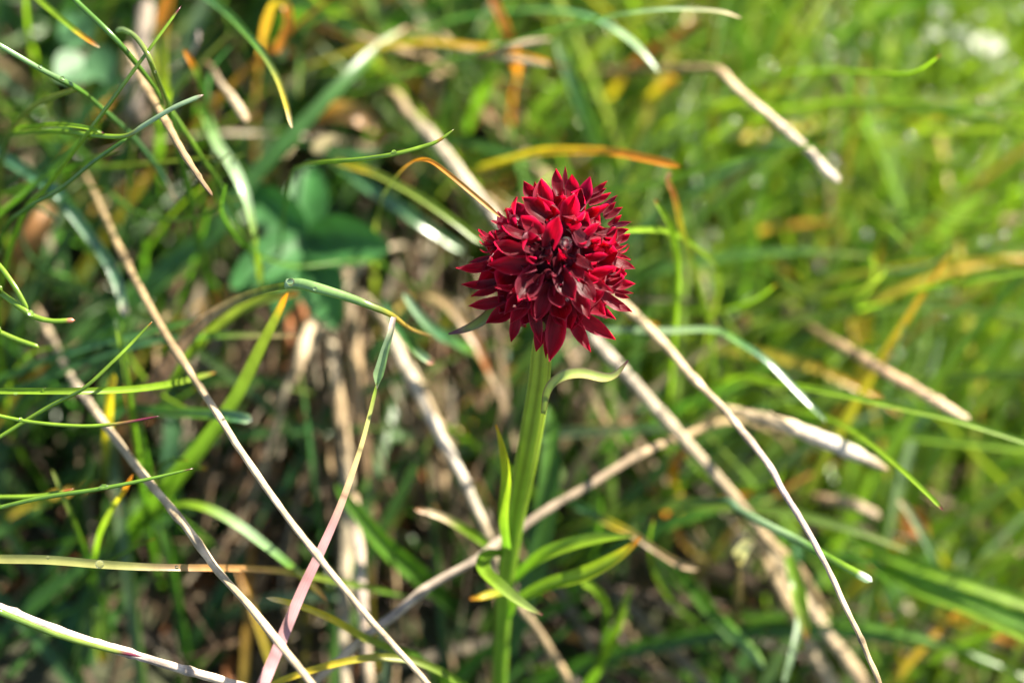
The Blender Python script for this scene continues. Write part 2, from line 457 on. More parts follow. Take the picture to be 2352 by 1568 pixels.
blade('slim blade with raised red tip among the upper dewdrops', [(1700, 190, 70), (1764, 175, 60), (1847, 167, 50), (1930, 165, 40), (2064, 173, 26), (2117, 160, 20), (2163, 125, 16)], [12, 14, 14, 14, 8], tips(LIME, PUR, .975), n=40)
blade('level green blade leaving the frame under the red tipped one', [(1980, 285, 66), (2060, 265, 54), (2180, 253, 46), (2264, 247, 44), (2380, 247, 42)], [12, 15, 15, 14], [(0, GRN), (1, LIME)], root=True, blunt=True)
blade('thin green blade rising past the orange clump', [(1960, 720, 60), (2040, 695, 46), (2097, 672, 40), (2180, 652, 36), (2264, 639, 34), (2380, 620, 33)], [12, 14, 14, 13], LIME, blunt=True)
blade('broad bright lime blade slanting through the sunlit grass', [(1700, 830, 84), (1764, 789, 80), (1897, 709, 74), (1980, 642, 71), (2080, 582, 70), (2164, 522, 70), (2270, 420, 72)], [36, 46, 50, 46, 30], [(0, GRN), (.4, (.28, .45, .03)), (.8, LIME), (1, LIME)], hint=(-.3, -.8, .3))
stalk('tan jointed culm lying in the grass with a cut end', [(1860, 750, 60), (1897, 775, 52), (1964, 812, 46), (2064, 872, 41), (2147, 919, 38), (2227, 969, 36)], [18, 22, 25, 25, 22], [(0, BRN), (.3, TAN), (.6, (.55, .36, .22)), (1, CRM)], tip=.02)
blade('pale blue green blade bending down at its shoulder below the flower', [(1350, 765, 40), (1410, 760, 34), (1520, 762, 32), (1640, 760, 30), (1700, 790, 29), (1764, 832, 28), (1830, 900, 27), (1897, 967, 26)], [20, 22, 22, 20, 15], [(0, BLU), (.3, PALE), (.5, GRN), (.7, BLU), (1, PALE)], mat=M_WAXY, n=44, hint=(.1, .0, 1))
blade('long thin green blade running out over the tan culm', [(1690, 870, 40), (1764, 880, 32), (1864, 892, 27), (1964, 912, 25), (2064, 935, 24), (2197, 965, 23), (2380, 1022, 22)], [12, 14, 15, 15, 14], LIME, blunt=True)
blade('blurred level blade under the long thin one', [(1880, 965, 60), (1970, 985, 54), (2073, 1000, 50), (2180, 1013, 48), (2380, 1034, 46)], [15, 18, 18], [(0, GRN), (1, LIME)], blunt=True)
blade('green blade with sharp dark tip pointing down past the thick stalk', [(1740, 915, 54), (1797, 932, 46), (1897, 959, 36), (1964, 995, 26), (2031, 1045, 16), (2081, 1088, 10), (2131, 1135, 6), (2167, 1172, 4)], [12, 15, 15, 14, 11], tips(LIME, PUR, .975), n=44)
stalk('thick cream stalk end with ragged sheath', [(1690, 945, 36), (1730, 955, 32), (1800, 975, 29), (1880, 1005, 28), (1960, 1040, 27), (2042, 1080, 27)], [22, 30, 34, 38, 36, 18], [(0, CRM), (.4, CRM), (.7, (.7, .62, .54)), (.9, GRY), (1, TAN)])
stalk('long cream stalk curving from the flower down to the bottom edge', [(1400, 668, 40), (1443, 709, 35), (1493, 756, 30), (1543, 809, 26), (1593, 869, 21), (1659, 936, 16), (1709, 996, 12), (1764, 1065, 8), (1797, 1125, 6), (1837, 1188, 4), (1877, 1258, 2), (1911, 1325, 1), (1944, 1398, 0), (1971, 1452, 0), (1994, 1508, 0), (2030, 1610, 0)][::-1], [13, 13, 14, 14, 15, 17, 18, 20, 22], [(0, TAN), (.2, CRM), (.45, (.56, .43, .40)), (.7, CRM), (1, CRM)], n=90)
blade('stiff green rush with a white snapped end crossing the curved stalk', [(1660, 1150, 30), (1700, 1172, 26), (1764, 1207, 21), (1830, 1240, 16), (1900, 1280, 12), (1950, 1307, 9), (2003, 1335, 7)], [16, 20, 23, 22, 21], [(0, BLU), (.4, PALE), (.6, GRN), (.9, LIME), (.93, (.7, .75, .65)), (1, (.75, .8, .72))], 'round', tip=.03)
stalk('brown grey dead twig passing behind the flower stem', [(700, 1590, 16), (721, 1568, 16), (838, 1462, 17), (905, 1412, 18), (988, 1345, 20), (1088, 1288, 22), (1145, 1245, 25), (1183, 1222, 27), (1259, 1168, 28), (1343, 1120, 29), (1426, 1068, 31), (1490, 1033, 33), (1570, 1000, 38), (1690, 966, 46)][::-1], [16, 20, 20, 21, 21, 20, 18], [(0, TAN), (.5, (.36, .28, .21)), (.8, (.40, .32, .25)), (1, CRM)], n=70)
stalk('thick bleached culm leaning on the flower stem', [(880, 740, 46), (905, 790, 42), (960, 900, 38), (1010, 1000, 36), (1060, 1090, 33), (1100, 1180, 31), (1130, 1260, 32), (1180, 1370, 34), (1240, 1455, 36), (1330, 1600, 40)][::-1], [18, 20, 21, 22, 24, 24, 20], [(0, TAN), (.4, GRY), (.62, (.62, .54, .44)), (1, GRY)], n=60)
stalk('grey dead culm descending from under the flower head', [(1320, 730, 44), (1360, 775, 40), (1430, 850, 37), (1500, 930, 35), (1580, 1020, 35), (1660, 1110, 35), (1760, 1235, 38), (1850, 1330, 44)][::-1], [24, 26, 28, 26, 24], [(0, TAN), (.5, GRY), (1, (.40, .35, .31))], n=50)

# --- the bent stalk with its hanging bract, and what lies left of the flower
stalk('brown papery blade arching up to the glinting node', [(310, 980, 42), (340, 920, 36), (385, 850, 30), (450, 760, 20), (520, 703, 12), (590, 672, 6), (664, 655, 2)], [70, 64, 52, 40, 28, 22, 18], [(0, BRN), (.3, (.40, .25, .18)), (.6, TAN), (.85, OLV), (1, LIME)], kind='flat', mat=M_DRY, cat='dry blade', name='grass_blade', blunt=True)
blade('green bent stalk segment with glinting water beads arching to brown', [(658, 652, 2), (690, 652, 1), (730, 662, 0), (800, 683, 0), (850, 702, 0), (900, 724, 2), (945, 756, 8), (1000, 775, 18)], [26, 28, 27, 22, 17, 15, 12, 8], [(0, PALE), (.1, (.2, .34, .12)), (.5, (.17, .28, .08)), (.65, OLV), (.78, (.40, .28, .05)), (1, BRN)], 'round', root=False, n=44)
blade('folded pale green bract hanging from the bent stalk', [(905, 728, 1), (897, 765, 0), (885, 805, 0), (876, 840, 0), (869, 865, 0), (866, 893, 0)], [13, 15, 20, 24, 26, 10], [(0, PNK), (.3, PALE), (.9, (.3, .45, .2)), (1, PNK)], root=False, name='hanging_bract', cat='bract', tip=.25)
stalk('straw stem turning pink under the hanging bract', [(600, 1575, -9), (640, 1480, -7), (690, 1360, -5), (735, 1265, -4), (775, 1175, -3), (805, 1095, -2), (830, 1020, -1), (850, 945, 0), (866, 878, 0)], [34, 32, 29, 25, 21, 17, 13, 11, 10], [(0, (.40, .215, .225)), (.45, (.42, .22, .22)), (.6, (.48, .33, .18)), (.8, (.38, .36, .12)), (1, LIME)], n=50, kind='flat', mat=M_PINK, fold=.2, root=False, hint=(.6, -.55, .5))
stalk('cream stalk running to the bottom edge by the pink stem', [(80, 700, 52), (100, 740, 46), (160, 860, 34), (230, 960, 22), (320, 1080, 12), (420, 1200, 4), (500, 1310, 0), (580, 1400, -6), (660, 1500, -11), (740, 1600, -14)][::-1], [17, 18, 18, 19, 19, 18, 16, 13], [(0, CRM), (.5, CRM), (.75, (.58, .47, .34)), (1, TAN)], n=70, root=False)
stalk('cream stalk crossing over the pink stem from the tan upper end', [(190, 390, 44), (210, 430, 40), (270, 560, 30), (330, 680, 22), (400, 800, 14), (480, 920, 6), (550, 1030, 1), (640, 1160, -4), (740, 1290, -8), (840, 1410, -9), (930, 1510, -9), (1010, 1600, -9)][::-1], [13, 14, 15, 16, 17, 17, 16, 14, 11], [(0, CRM), (.5, CRM), (.65, TAN), (1, (.34, .25, .12))], n=80, root=False)
blade('level bright green blade with faded outer end crossing the cream stalks', [(-40, 897, 0), (0, 898, 0), (180, 898, 0), (300, 894, 5), (400, 880, 12), (495, 855, 20)], [13, 14, 16, 17, 17, 12], [(0, LIME), (.8, LIME), (.97, OLV), (1, RUST)], hint=tuple(-FWD * .9 + Vector((0, 0, .3))))
blade('fine upright blade with red tip crossing the level green blade', [(-30, 1022, 2), (0, 1003, 2), (110, 935, 1), (190, 893, -1), (260, 830, -1), (310, 780, 0), (350, 738, 0)], [9, 10, 10, 9, 8, 5], tips(LIME, RUST, .98), 'round')
blade('sagging thin blade with long maroon end under the level blade', [(-30, 946, 0), (0, 955, 0), (80, 970, 0), (180, 978, 0), (250, 975, 0), (310, 966, 0), (366, 955, 0)], [8, 9, 9, 9, 8, 4], [(0, LIME), (.62, LIME), (.74, (.25, .16, .04)), (.85, PUR), (1, PUR)], 'round')
blade('thin blade with a dewdrop rising to a purple point', [(-30, 1172, 2), (0, 1165, 2), (100, 1142, 1), (230, 1122, 0), (340, 1100, 0), (445, 1075, 0)], [11, 11, 11, 9, 5], tips((.15, .28, .03), PUR, .98), 'round')
blade('short green blade touching the dewdrop blade from the edge', [(-30, 1140, 8), (0, 1141, 8), (90, 1138, 8), (170, 1122, 8)], [9, 10, 9, 5], tips(LIME, RUST, .9), 'round')
blade('straw coloured flat blade with veins and a hanging dewdrop', [(-40, 1282, 0), (0, 1283, 0), (110, 1285, 0), (230, 1295, 0), (330, 1301, 1), (430, 1303, 3), (520, 1304, 8), (640, 1310, 16), (760, 1330, 26), (940, 1370, 36)], [20, 21, 21, 19, 16, 16, 16, 15, 14], [(0, STRAW), (.4, STRAW), (.5, TAN), (.62, (.5, .26, .1)), (.75, (.5, .26, .1)), (.85, OLV), (1, GRN)], hint=tuple(-FWD + Vector((0, 0, .2))), n=60, fold=.15)
stalk('pinkish white stalk in the bottom corner', [(-40, 1380, 0), (0, 1396, 0), (100, 1434, 0), (200, 1470, 0), (300, 1500, 0), (400, 1530, 0), (540, 1570, 0), (620, 1592, 0)], [22, 23, 22, 21, 20, 20], [(0, (.62, .5, .45)), (.5, (.66, .54, .48)), (1, CRM)], root=False)
blade('green rush with maroon tip lying on the pinkish stalk', [(-40, 1388, -2), (0, 1405, -2), (60, 1430, -2), (130, 1457, -2), (200, 1478, -2), (260, 1494, -2), (330, 1508, -2)], [14, 15, 14, 13, 11, 6], [(0, (.15, .28, .04)), (.85, OLV), (.9, PUR), (1, PUR)], 'round')
blade('forked green blade coming in at the edge, upper prong', [(-25, 590, 4), (0, 612, 3), (35, 660, 2), (65, 712, 2)], [11, 12, 12, 9], LIME, 'round', root=False)
blade('red tipped green blade with dew joining the upper prong', [(-25, 655, 3), (0, 672, 3), (50, 708, 2), (80, 727, 2), (120, 737, 2), (172, 735, 2)], [14, 14, 15, 13, 12, 12], tips(LIME, (.5, .2, .12), .95), 'round', tip=.02)
blade('stubby green blade end below the red tipped one', [(-25, 752, 4), (0, 763, 4), (40, 780, 4), (90, 797, 4)], [11, 12, 12, 11], LIME, 'round', tip=.03)
blade('olive flat blade with orange tip under the glinting node', [(150, 1420, 60), (230, 1310, 50), (300, 1230, 44), (390, 1120, 36), (470, 1020, 29), (540, 920, 23), (600, 800, 17), (640, 720, 13), (662, 672, 10)], [60, 58, 56, 50, 42, 36, 30, 22, 14], [(0, GRN), (.3, (.11, .22, .02)), (.6, (.12, .20, .03)), (.85, (.20, .24, .04)), (.95, ORA), (1, ORA)], n=50)
blade('olive blade with burnt tip arching behind the glinting node', [(330, 950, 46), (430, 820, 36), (520, 735, 30), (600, 692, 26), (690, 672, 24)], [24, 26, 24, 18], [(0, GRN), (.5, OLV), (.85, OLV), (1, RUST)])
blade('blue green blade with white rounded tip by the olive blade', [(300, 940, 36), (370, 945, 28), (470, 950, 22), (540, 957, 20), (578, 965, 19)], [20, 23, 26, 26, 22], [(0, BLU), (.5, GRN), (.8, BLU), (.95, PALE), (1, (.6, .68, .6))], mat=M_WAXY)
blade('upper of two long blue green blades behind the cream stalks', [(-40, 885, 40), (0, 870, 36), (150, 812, 32), (300, 772, 30), (460, 732, 30)], [16, 17, 16, 12], [(0, GRN), (.6, BLU), (1, GRN)])
blade('lower of two long blue green blades fading to a brown end', [(-40, 930, 40), (0, 912, 36), (150, 850, 33), (320, 790, 31), (500, 770, 31), (690, 770, 31)], [18, 17, 16, 15, 12], [(0, GRN), (.6, BLU), (.8, GRN), (1, TAN)])
blade('wet arched blade with white glint and yellow tip behind the cream stalks', [(340, 1190, 40), (400, 1160, 32), (470, 1168, 28), (540, 1203, 25), (610, 1255, 22), (680, 1312, 19), (752, 1380, 16)], [26, 30, 32, 30, 24, 16], [(0, GRN), (.3, LIME), (.55, PALE), (.8, GRN), (.9, YEL), (1, ORA)], mat=M_WAXY, hint=(.15, .1, 1))  # the pale middle stop paints the white glint into the colour
blade('yellow blade with cream point under the pink stem', [(960, 1510, 28), (900, 1490, 20), (830, 1460, 15), (760, 1420, 11), (680, 1388, 8), (610, 1372, 6)], [18, 20, 18, 16, 12], [(0, GRN), (.35, OLV), (.6, YEL), (.85, YEL), (1, CRM)], root=True)
blade('low arched blade yellow at one end along the bottom edge', [(1080, 1600, 20), (1050, 1565, 16), (1000, 1535, 13), (930, 1512, 11), (830, 1512, 9), (720, 1537, 8), (610, 1575, 8)], [20, 20, 19, 18, 17, 15], [(0, GRN), (.5, OLV), (.8, YEL), (1, YEL)])
blade('broad toothed green blade in the shade beside the flower stem', [(1040, 1400, 50), (990, 1350, 42), (900, 1272, 37), (830, 1192, 35), (770, 1112, 34)], [40, 50, 46, 34, 18], [(0, DKG), (.5, GRN), (1, GRN)], fold=.4)
blade('cream and orange tipped blade touching the bleached culm', [(1180, 1290, 40), (1120, 1250, 31), (1060, 1210, 27), (1010, 1184, 25), (952, 1168, 24)], [16, 19, 20, 18, 12], [(0, GRN), (.5, LIME), (.7, CRM), (.85, CRM), (1, RUST)])
blade('upright mustard blade under the level green blade', [(242, 1060, 40), (246, 1000, 32), (250, 940, 27), (252, 905, 25), (262, 858, 24)], [16, 20, 20, 18], [(0, OLV), (.3, YEL), (1, YEL)])
blade('curved blade with burnt orange point below the purple pointed one', [(210, 1340, 40), (218, 1290, 30), (232, 1225, 22), (262, 1165, 16), (285, 1130, 12), (306, 1088, 10)], [16, 20, 22, 20, 16, 8], [(0, GRN), (.35, LIME), (.6, OLV), (.72, YEL), (.85, ORA), (1, RUST)])
blade('rust coloured dead shred hanging by the mustard blade', [(318, 1000, 34), (305, 960, 30), (296, 920, 28), (290, 880, 28)], [12, 16, 14], [(0, BRN), (1, RUST)])
blade('small yellow bent blade end with orange curl by the bottom', [(860, 1500, 24), (870, 1525, 22), (866, 1545, 22)], [14, 18, 16], [(0, GRN), (.5, YEL), (1, RUST)], root=False)

# --- hanging dead culms behind the bent stalk
stalk('grey dead culm hanging down beside the cinquefoil', [(790, 600, 64), (800, 640, 58), (812, 760, 52), (820, 900, 50), (840, 1060, 50), (870, 1250, 50)], [26, 30, 30, 26], [(0, GRY), (.5, TAN), (1, BRN)])
stalk('pale jointed culm hanging under the cinquefoil', [(760, 760, 54), (768, 850, 50), (782, 960, 48), (795, 1080, 46), (795, 1250, 44), (790, 1420, 40), (795, 1600, 36)][::-1], [26, 30, 30, 28, 24], [(0, GRY), (.4, GRY), (.7, TAN), (1, (.5, .42, .3))])
stalk('pinkish culm standing left of the bleached leaning one', [(812, 1130, 44), (815, 1170, 42), (826, 1280, 38), (833, 1400, 36), (842, 1500, 36), (852, 1610, 36)][::-1], [24, 24, 22, 22], [(0, CRM), (.5, (.58, .45, .38)), (1, TAN)])
stalk('short whitish frayed stalk under the cinquefoil leaf', [(725, 720, 50), (705, 770, 42), (690, 820, 40), (672, 890, 40)], [20, 28, 30, 16], [(0, GRY), (.6, CRM), (1, TAN)])
stalk('thin grey culm falling behind the whitish frayed stalk', [(665, 880, 46), (640, 960, 48), (600, 1080, 50), (560, 1190, 54)], [16, 16, 14], GRY)
stalk('faded culm slanting down beside the bleached culm', [(880, 730, 46), (930, 820, 42), (980, 920, 40), (1030, 1030, 40), (1060, 1100, 40)], [20, 22, 22, 18], [(0, GRY), (1, TAN)])
blade('tan curled dead leaf with cream knob left of the flower stem', [(940, 690, 54), (980, 672, 50), (1030, 700, 47), (1080, 765, 45), (1110, 820, 44), (1130, 860, 44), (1147, 892, 44)], [18, 26, 28, 26, 24, 22, 12], [(0, TAN), (.4, TAN), (.75, RUST), (.88, CRM), (1, BRN)], name='dead_leaf', cat='dead leaf', group='dead leaves')
blade('blue green spear leaf pointing at the bent stalk', [(1090, 810, 44), (1060, 795, 40), (1010, 768, 34), (965, 725, 31), (926, 673, 30)], [22, 28, 32, 26, 12], [(0, GRN), (.5, BLU), (1, PALE)], mat=M_WAXY)
blade('dark green leaf with pink blunt tip under the bent stalk', [(880, 690, 44), (905, 735, 32), (935, 780, 24), (965, 812, 20), (998, 836, 18)], [18, 22, 22, 20, 18], [(0, BLU), (.6, DKG), (.88, PALE), (.93, (.6, .3, .2)), (1, (.6, .3, .2))], mat=M_WAXY)
blade('broad light brown dead leaf lying near the arched blade foot', [(560, 1000, 66), (620, 975, 60), (690, 950, 58), (780, 930, 60)], [30, 48, 50, 30], [(0, BRN), (.5, (.36, .22, .09)), (1, (.3, .2, .1))], name='dead_leaf', cat='dead leaf', group='dead leaves', root=False)
blade('orange brown dead leaf by the wide green blade', [(730, 265, 66), (770, 258, 62), (820, 265, 60), (870, 300, 62)], [30, 52, 50, 20], [(0, ORA), (.4, (.48, .26, .12)), (1, (.38, .24, .13))], name='dead_leaf', cat='dead leaf', group='dead leaves', root=False)
blade('rust brown broad dead leaf at the picture edge', [(15, 700, 66), (20, 640, 60), (50, 580, 58), (90, 520, 58), (115, 470, 60)], [50, 62, 66, 56, 30], [(0, BRN), (.5, (.42, .18, .07)), (1, (.45, .24, .10))], name='dead_leaf', cat='dead leaf', group='dead leaves', root=False)
blade('curled orange dead blade looping at the top edge', [(590, 240, 64), (598, 150, 54), (610, 70, 46), (630, 15, 42), (655, 12, 40), (664, 50, 40), (650, 90, 40), (636, 125, 40)], [18, 22, 26, 22, 20, 22, 18], [(0, BRN), (.3, (.5, .26, .04)), (.55, YEL), (.62, ORA), (1, ORA)], n=44, name='grass_blade', cat='dry blade')
blade('orange dead blade folded beside the thin stick ends', [(1180, 230, 66), (1190, 170, 58), (1178, 110, 52), (1160, 60, 50), (1125, -20, 50)], [20, 26, 26, 22, 18], [(0, RUST), (.5, ORA), (1, RUST)], name='grass_blade', cat='dry blade')
stalk('upper cream stick end near the orange fold', [(1000, 70, 64), (1040, 100, 54), (1090, 112, 50), (1150, 108, 46), (1265, 90, 44)], [10, 14, 18, 18, 12], [(0, TAN), (1, CRM)])
stalk('lower grey stick end near the orange fold', [(960, 80, 60), (1050, 110, 52), (1150, 132, 46), (1265, 150, 43)], [10, 14, 18, 10], [(0, TAN), (1, GRY)])
stalk('thin dead twig running into the red worn blade tip', [(745, 60, 66), (800, 75, 60), (870, 100, 56), (980, 135, 62), (1060, 180, 70)], [14, 16, 18, 12], TAN)
stalk('looped pale dead stem behind the bright dewdrop blade', [(985, 280, 62), (975, 240, 58), (985, 190, 56), (1010, 175, 56), (1005, 230, 58), (990, 275, 62)], [12, 12, 12, 12], TAN, root=False)
stalk('fine curved stalk beside the orange tipped green blade', [(340, 165, 50), (390, 160, 44), (430, 135, 40), (452, 100, 38), (456, 70, 38)], [8, 9, 9, 7], (.5, .40, .36))
stalk('wide grey dead sheath standing under the hooked blade', [(330, 330, 66), (310, 270, 60), (300, 210, 58), (320, 140, 58), (340, -20, 60)], [44, 50, 44, 36], [(0, BRN), (.4, (.34, .28, .24)), (1, (.30, .24, .18))])

# --- lower right and bottom
blade('green blade drying to a brown knobbed end behind the orchid leaf tips', [(1290, 1140, 44), (1310, 1150, 40), (1380, 1190, 36), (1450, 1225, 33), (1510, 1265, 32), (1560, 1295, 31), (1605, 1308, 31)], [18, 20, 20, 17, 15, 18, 12], [(0, GRN), (.3, BLU), (.42, YEL), (.55, TAN), (.8, (.4, .26, .15)), (1, TAN)])
blade('thin yellow green blade standing beside the shaded bottom leaves', [(1330, 1600, 44), (1370, 1540, 40), (1405, 1470, 36), (1430, 1400, 34), (1452, 1345, 33)], [18, 22, 22, 18, 10], [(0, GRN), (.6, LIME), (1, OLV)])
blade('bent green blade dropping under the orchid leaf tips', [(1385, 1500, 50), (1392, 1440, 42), (1388, 1390, 36), (1365, 1352, 32), (1335, 1338, 30)], [24, 24, 22, 16], [(0, DKG), (1, LIME)])
blade('wavy pale green blade end hanging near the bottom edge', [(1480, 1230, 56), (1560, 1310, 48), (1630, 1400, 42), (1680, 1450, 40), (1725, 1490, 38), (1757, 1535, 38)], [22, 26, 32, 34, 24, 14], [(0, DKG), (.45, GRN), (.7, (.2, .36, .14)), (1, PALE)], twist=.6)
blade('small cream seed husk on the dry shoot', [(1700, 1300, 34), (1703, 1275, 31), (1715, 1255, 30), (1733, 1243, 30)], [8, 36, 34, 6], [(0, TAN), (.5, (.74, .66, .54)), (1, CRM)], root=False, name='seed_husk', cat='seed husk', group=None, fold=.5, start_taper=True)
stalk('dry shoot holding the cream seed husk', [(1690, 1440, 50), (1696, 1370, 40), (1697, 1300, 34)], [18, 16, 10], [(0, BRN), (1, (.4, .3, .1))])
stalk('tan culm of the bundle below the curved stalk, outermost', [(2010, 1610, 44), (1950, 1520, 44), (1870, 1410, 44), (1790, 1290, 46), (1720, 1190, 50)], [34, 34, 30, 24], [(0, TAN), (.6, CRM), (1, TAN)], root=False)
stalk('tan culm of the bundle below the curved stalk, innermost', [(1930, 1610, 50), (1870, 1500, 50), (1810, 1380, 50), (1760, 1280, 52)], [36, 36, 30], [(0, GRY), (1, TAN)], root=False)
blade('green bract tip hanging over the tan culm bundle', [(1800, 1240, 44), (1825, 1320, 36), (1840, 1390, 34), (1855, 1470, 33)], [18, 30, 36, 10], [(0, GRN), (.6, LIME), (.85, OLV), (1, RUST)])
blade('twisted green and orange blade by the tan culm bundle', [(1835, 1300, 44), (1838, 1400, 38), (1822, 1490, 34), (1800, 1570, 33)], [14, 16, 15, 10], [(0, BLU), (.7, PALE), (1, PALE)])
blade('amber curl of dead grass behind the curved stalk', [(1560, 1140, 54), (1545, 1100, 50), (1550, 1060, 48), (1590, 1025, 48)], [18, 20, 18, 14], [(0, YEL), (.5, ORA), (1, RUST)], root=False, name='grass_blade', cat='dry blade')
blade('orange forked dead blade end above the twig bundle', [(1560, 1180, 60), (1620, 1165, 52), (1670, 1150, 50), (1735, 1130, 48)], [20, 22, 20, 14], [(0, YEL), (.5, ORA), (1, RUST)], name='grass_blade', cat='dry blade')
blade('rusty blade prong with dark tip crossing the grey culm', [(1680, 1130, 50), (1700, 1145, 46), (1735, 1172, 44)], [14, 20, 10], [(0, ORA), (1, RUST)], root=False, name='grass_blade', cat='dry blade')
blade('green and rust drooping blade beneath the orange fork', [(1540, 1190, 56), (1560, 1230, 54), (1600, 1270, 56), (1650, 1290, 60)], [16, 20, 18, 12], [(0, ORA), (.5, (.36, .22, .05)), (1, OLV)], name='grass_blade', cat='dry blade')
blade('upper of the broad green blades leaving at the lower edge', [(1980, 1250, 56), (2080, 1290, 50), (2200, 1330, 46), (2390, 1395, 44)], [26, 34, 36, 34], [(0, GRN), (1, LIME)], blunt=True)
blade('middle of the broad green blades leaving at the lower edge', [(1960, 1280, 58), (2060, 1320, 50), (2180, 1365, 46), (2390, 1440, 42)], [26, 36, 38, 36], [(0, GRN), (.7, (.14, .28, .03)), (1, GRN)], blunt=True)
blade('lowest thin one of the green blades leaving at the lower edge', [(2020, 1320, 50), (2110, 1360, 42), (2230, 1405, 38), (2390, 1480, 34)], [16, 20, 22, 22], [(0, GRN), (1, LIME)], blunt=True)
blade('dull blue green broad blade leaning beside the snapped rush', [(1890, 1600, 70), (1930, 1520, 64), (2000, 1420, 60), (2070, 1350, 60), (2160, 1240, 62)], [64, 70, 66, 54, 30], [(0, BLU), (.5, (.09, .17, .08)), (1, GRN)], fold=.1)
blade('pale thin blade stooping over the broad green blades', [(2160, 1320, 52), (2130, 1250, 46), (2090, 1180, 44), (2062, 1145, 44)], [20, 20, 18, 14], [(0, BLU), (.5, PALE), (1, TAN)])
stalk('brown dead stub under the dark tipped green blade', [(1860, 1140, 56), (1900, 1148, 52), (1960, 1158, 50), (2022, 1188, 50)], [22, 26, 26, 24], [(0, BRN), (1, (.5, .38, .24))])
blade('glowing orange dead blade end in the lower corner', [(2130, 1400, 66), (2200, 1420, 60), (2270, 1445, 56), (2345, 1480, 54)], [24, 28, 28, 26], [(0, OLV), (.5, (.5, .25, .04)), (1, ORA)], name='grass_blade', cat='dry blade')
stalk('grey stem crossing under the orange corner blade', [(2230, 1600, 70), (2180, 1520, 64), (2110, 1430, 62), (2040, 1350, 64)], [26, 28, 24], GRY, root=False)
blade('upper orange blade of the clump near the frame side', [(2120, 650, 94), (2160, 625, 90), (2220, 590, 86), (2320, 535, 84)], [30, 40, 40, 26], [(0, OLV), (.35, (.6, .36, .03)), (1, ORA)], name='grass_blade', cat='dry blade', root=False)
blade('lower orange blade of the clump near the frame side', [(2130, 700, 92), (2170, 672, 88), (2240, 625, 84), (2335, 570, 82)], [30, 42, 44, 30], [(0, OLV), (.35, (.6, .38, .05)), (1, (.6, .34, .05))], name='grass_blade', cat='dry blade', root=False)
blade('orange slip of dead grass beside the green blade clump edge', [(2230, 800, 96), (2270, 760, 92), (2310, 725, 90), (2360, 695, 90)], [24, 30, 28, 20], [(0, OLV), (.5, ORA), (1, ORA)], name='grass_blade', cat='dry blade')
stalk('pale grey dead culm passing under the orange clump', [(2110, 650, 100), (2180, 680, 92), (2270, 715, 88), (2390, 760, 86)], [26, 30, 30, 30], [(0, GRY), (1, (.5, .44, .38))], root=False)
blade('yellow blotched blade with orange spot in the upper dewy grass', [(1690, 240, 96), (1764, 225, 90), (1800, 210, 88), (1850, 195, 86)], [26, 40, 44, 26], [(0, LIME), (.4, YEL), (.8, ORA), (1, RUST)])
blade('amber blade tip poking from the far green grass', [(1740, 150, 104), (1775, 118, 98), (1815, 85, 96)], [30, 34, 20], [(0, LIME), (.4, YEL), (1, ORA)])
blade('ochre blade bowed over in the far green grass', [(1780, 320, 96), (1830, 302, 90), (1890, 285, 88), (1980, 300, 90)], [22, 30, 28, 18], [(0, RUST), (.4, ORA), (1, OLV)])
blade('hanging yellow blade with brown middle in the sunlit grass', [(2040, 440, 98), (2090, 370, 92), (2085, 310, 90), (2066, 270, 90), (2055, 230, 90)], [20, 28, 28, 24, 16], [(0, LIME), (.4, (.4, .34, .04)), (.7, OLV), (.9, YEL), (1, RUST)], root=False)
stalk('brown bowed stalk beside the hanging yellow blade', [(2170, 470, 100), (2190, 420, 94), (2180, 370, 92), (2155, 320, 92), (2130, 290, 94)], [26, 28, 26, 18], [(0, BRN), (.4, (.30, .24, .10)), (1, OLV)], root=False)
stalk('straw culm lying across the far grass at the frame side', [(2150, 525, 84), (2220, 515, 82), (2390, 505, 80)], [24, 26, 26], [(0, ORA), (.3, CRM), (1, TAN)], root=False)

# --- finer blades between
blade('thin upright green blade with pale bead tip left of the tan stalk', [(330, 1130, 34), (318, 1045, 28), (300, 930, 24), (283, 815, 22), (265, 732, 22)], [14, 15, 14, 11], [(0, GRN), (.9, LIME), (1, PALE)])
blade('fine dappled blade behind the tan dead stalk', [(520, 450, 26), (467, 367, 20), (397, 260, 16), (345, 190, 16)], [8, 10, 10, 7], [(0, GRN), (1, LIME)], 'round')
blade('olive green blade running under the orange arch into the flower', [(770, 370, 40), (800, 380, 36), (865, 400, 33), (955, 447, 31), (1040, 505, 30), (1110, 560, 30)], [14, 16, 18, 16], [(0, OLV), (.3, YEL), (.4, OLV), (1, LIME)], root=False)
blade('blue green blade with pale end under the olive green one', [(760, 365, 58), (788, 385, 54), (871, 447, 50), (950, 500, 48), (1010, 540, 48), (1065, 578, 48)], [20, 26, 28, 26, 18], [(0, DKG), (.5, BLU), (.85, GRN), (1, PALE)], mat=M_WAXY, root=False)
blade('yellow green blade half hidden behind the pale flower side stick', [(1370, 640, 50), (1420, 690, 44), (1470, 735, 40), (1515, 752, 38)], [14, 16, 12], [(0, OLV), (.7, YEL), (1, ORA)], root=False)
blade('thin blade climbing across the dewdrop blade', [(197, 1272, 30), (173, 1205, 24), (143, 1132, 22), (120, 1078, 22)], [9, 10, 10, 8], [(0, GRN), (1, OLV)])
blade('soft upright green blade behind the crossing of cream stalks', [(432, 1500, 46), (400, 1345, 42), (385, 1260, 40), (368, 1190, 40)], [18, 22, 22, 12], [(0, DKG), (1, GRN)])
blade('dull blue green blade slanting to the corner under the straw blade', [(20, 1440, 52), (60, 1380, 48), (110, 1310, 46), (180, 1215, 46)], [28, 32, 32, 18], [(0, BLU), (1, GRN)])
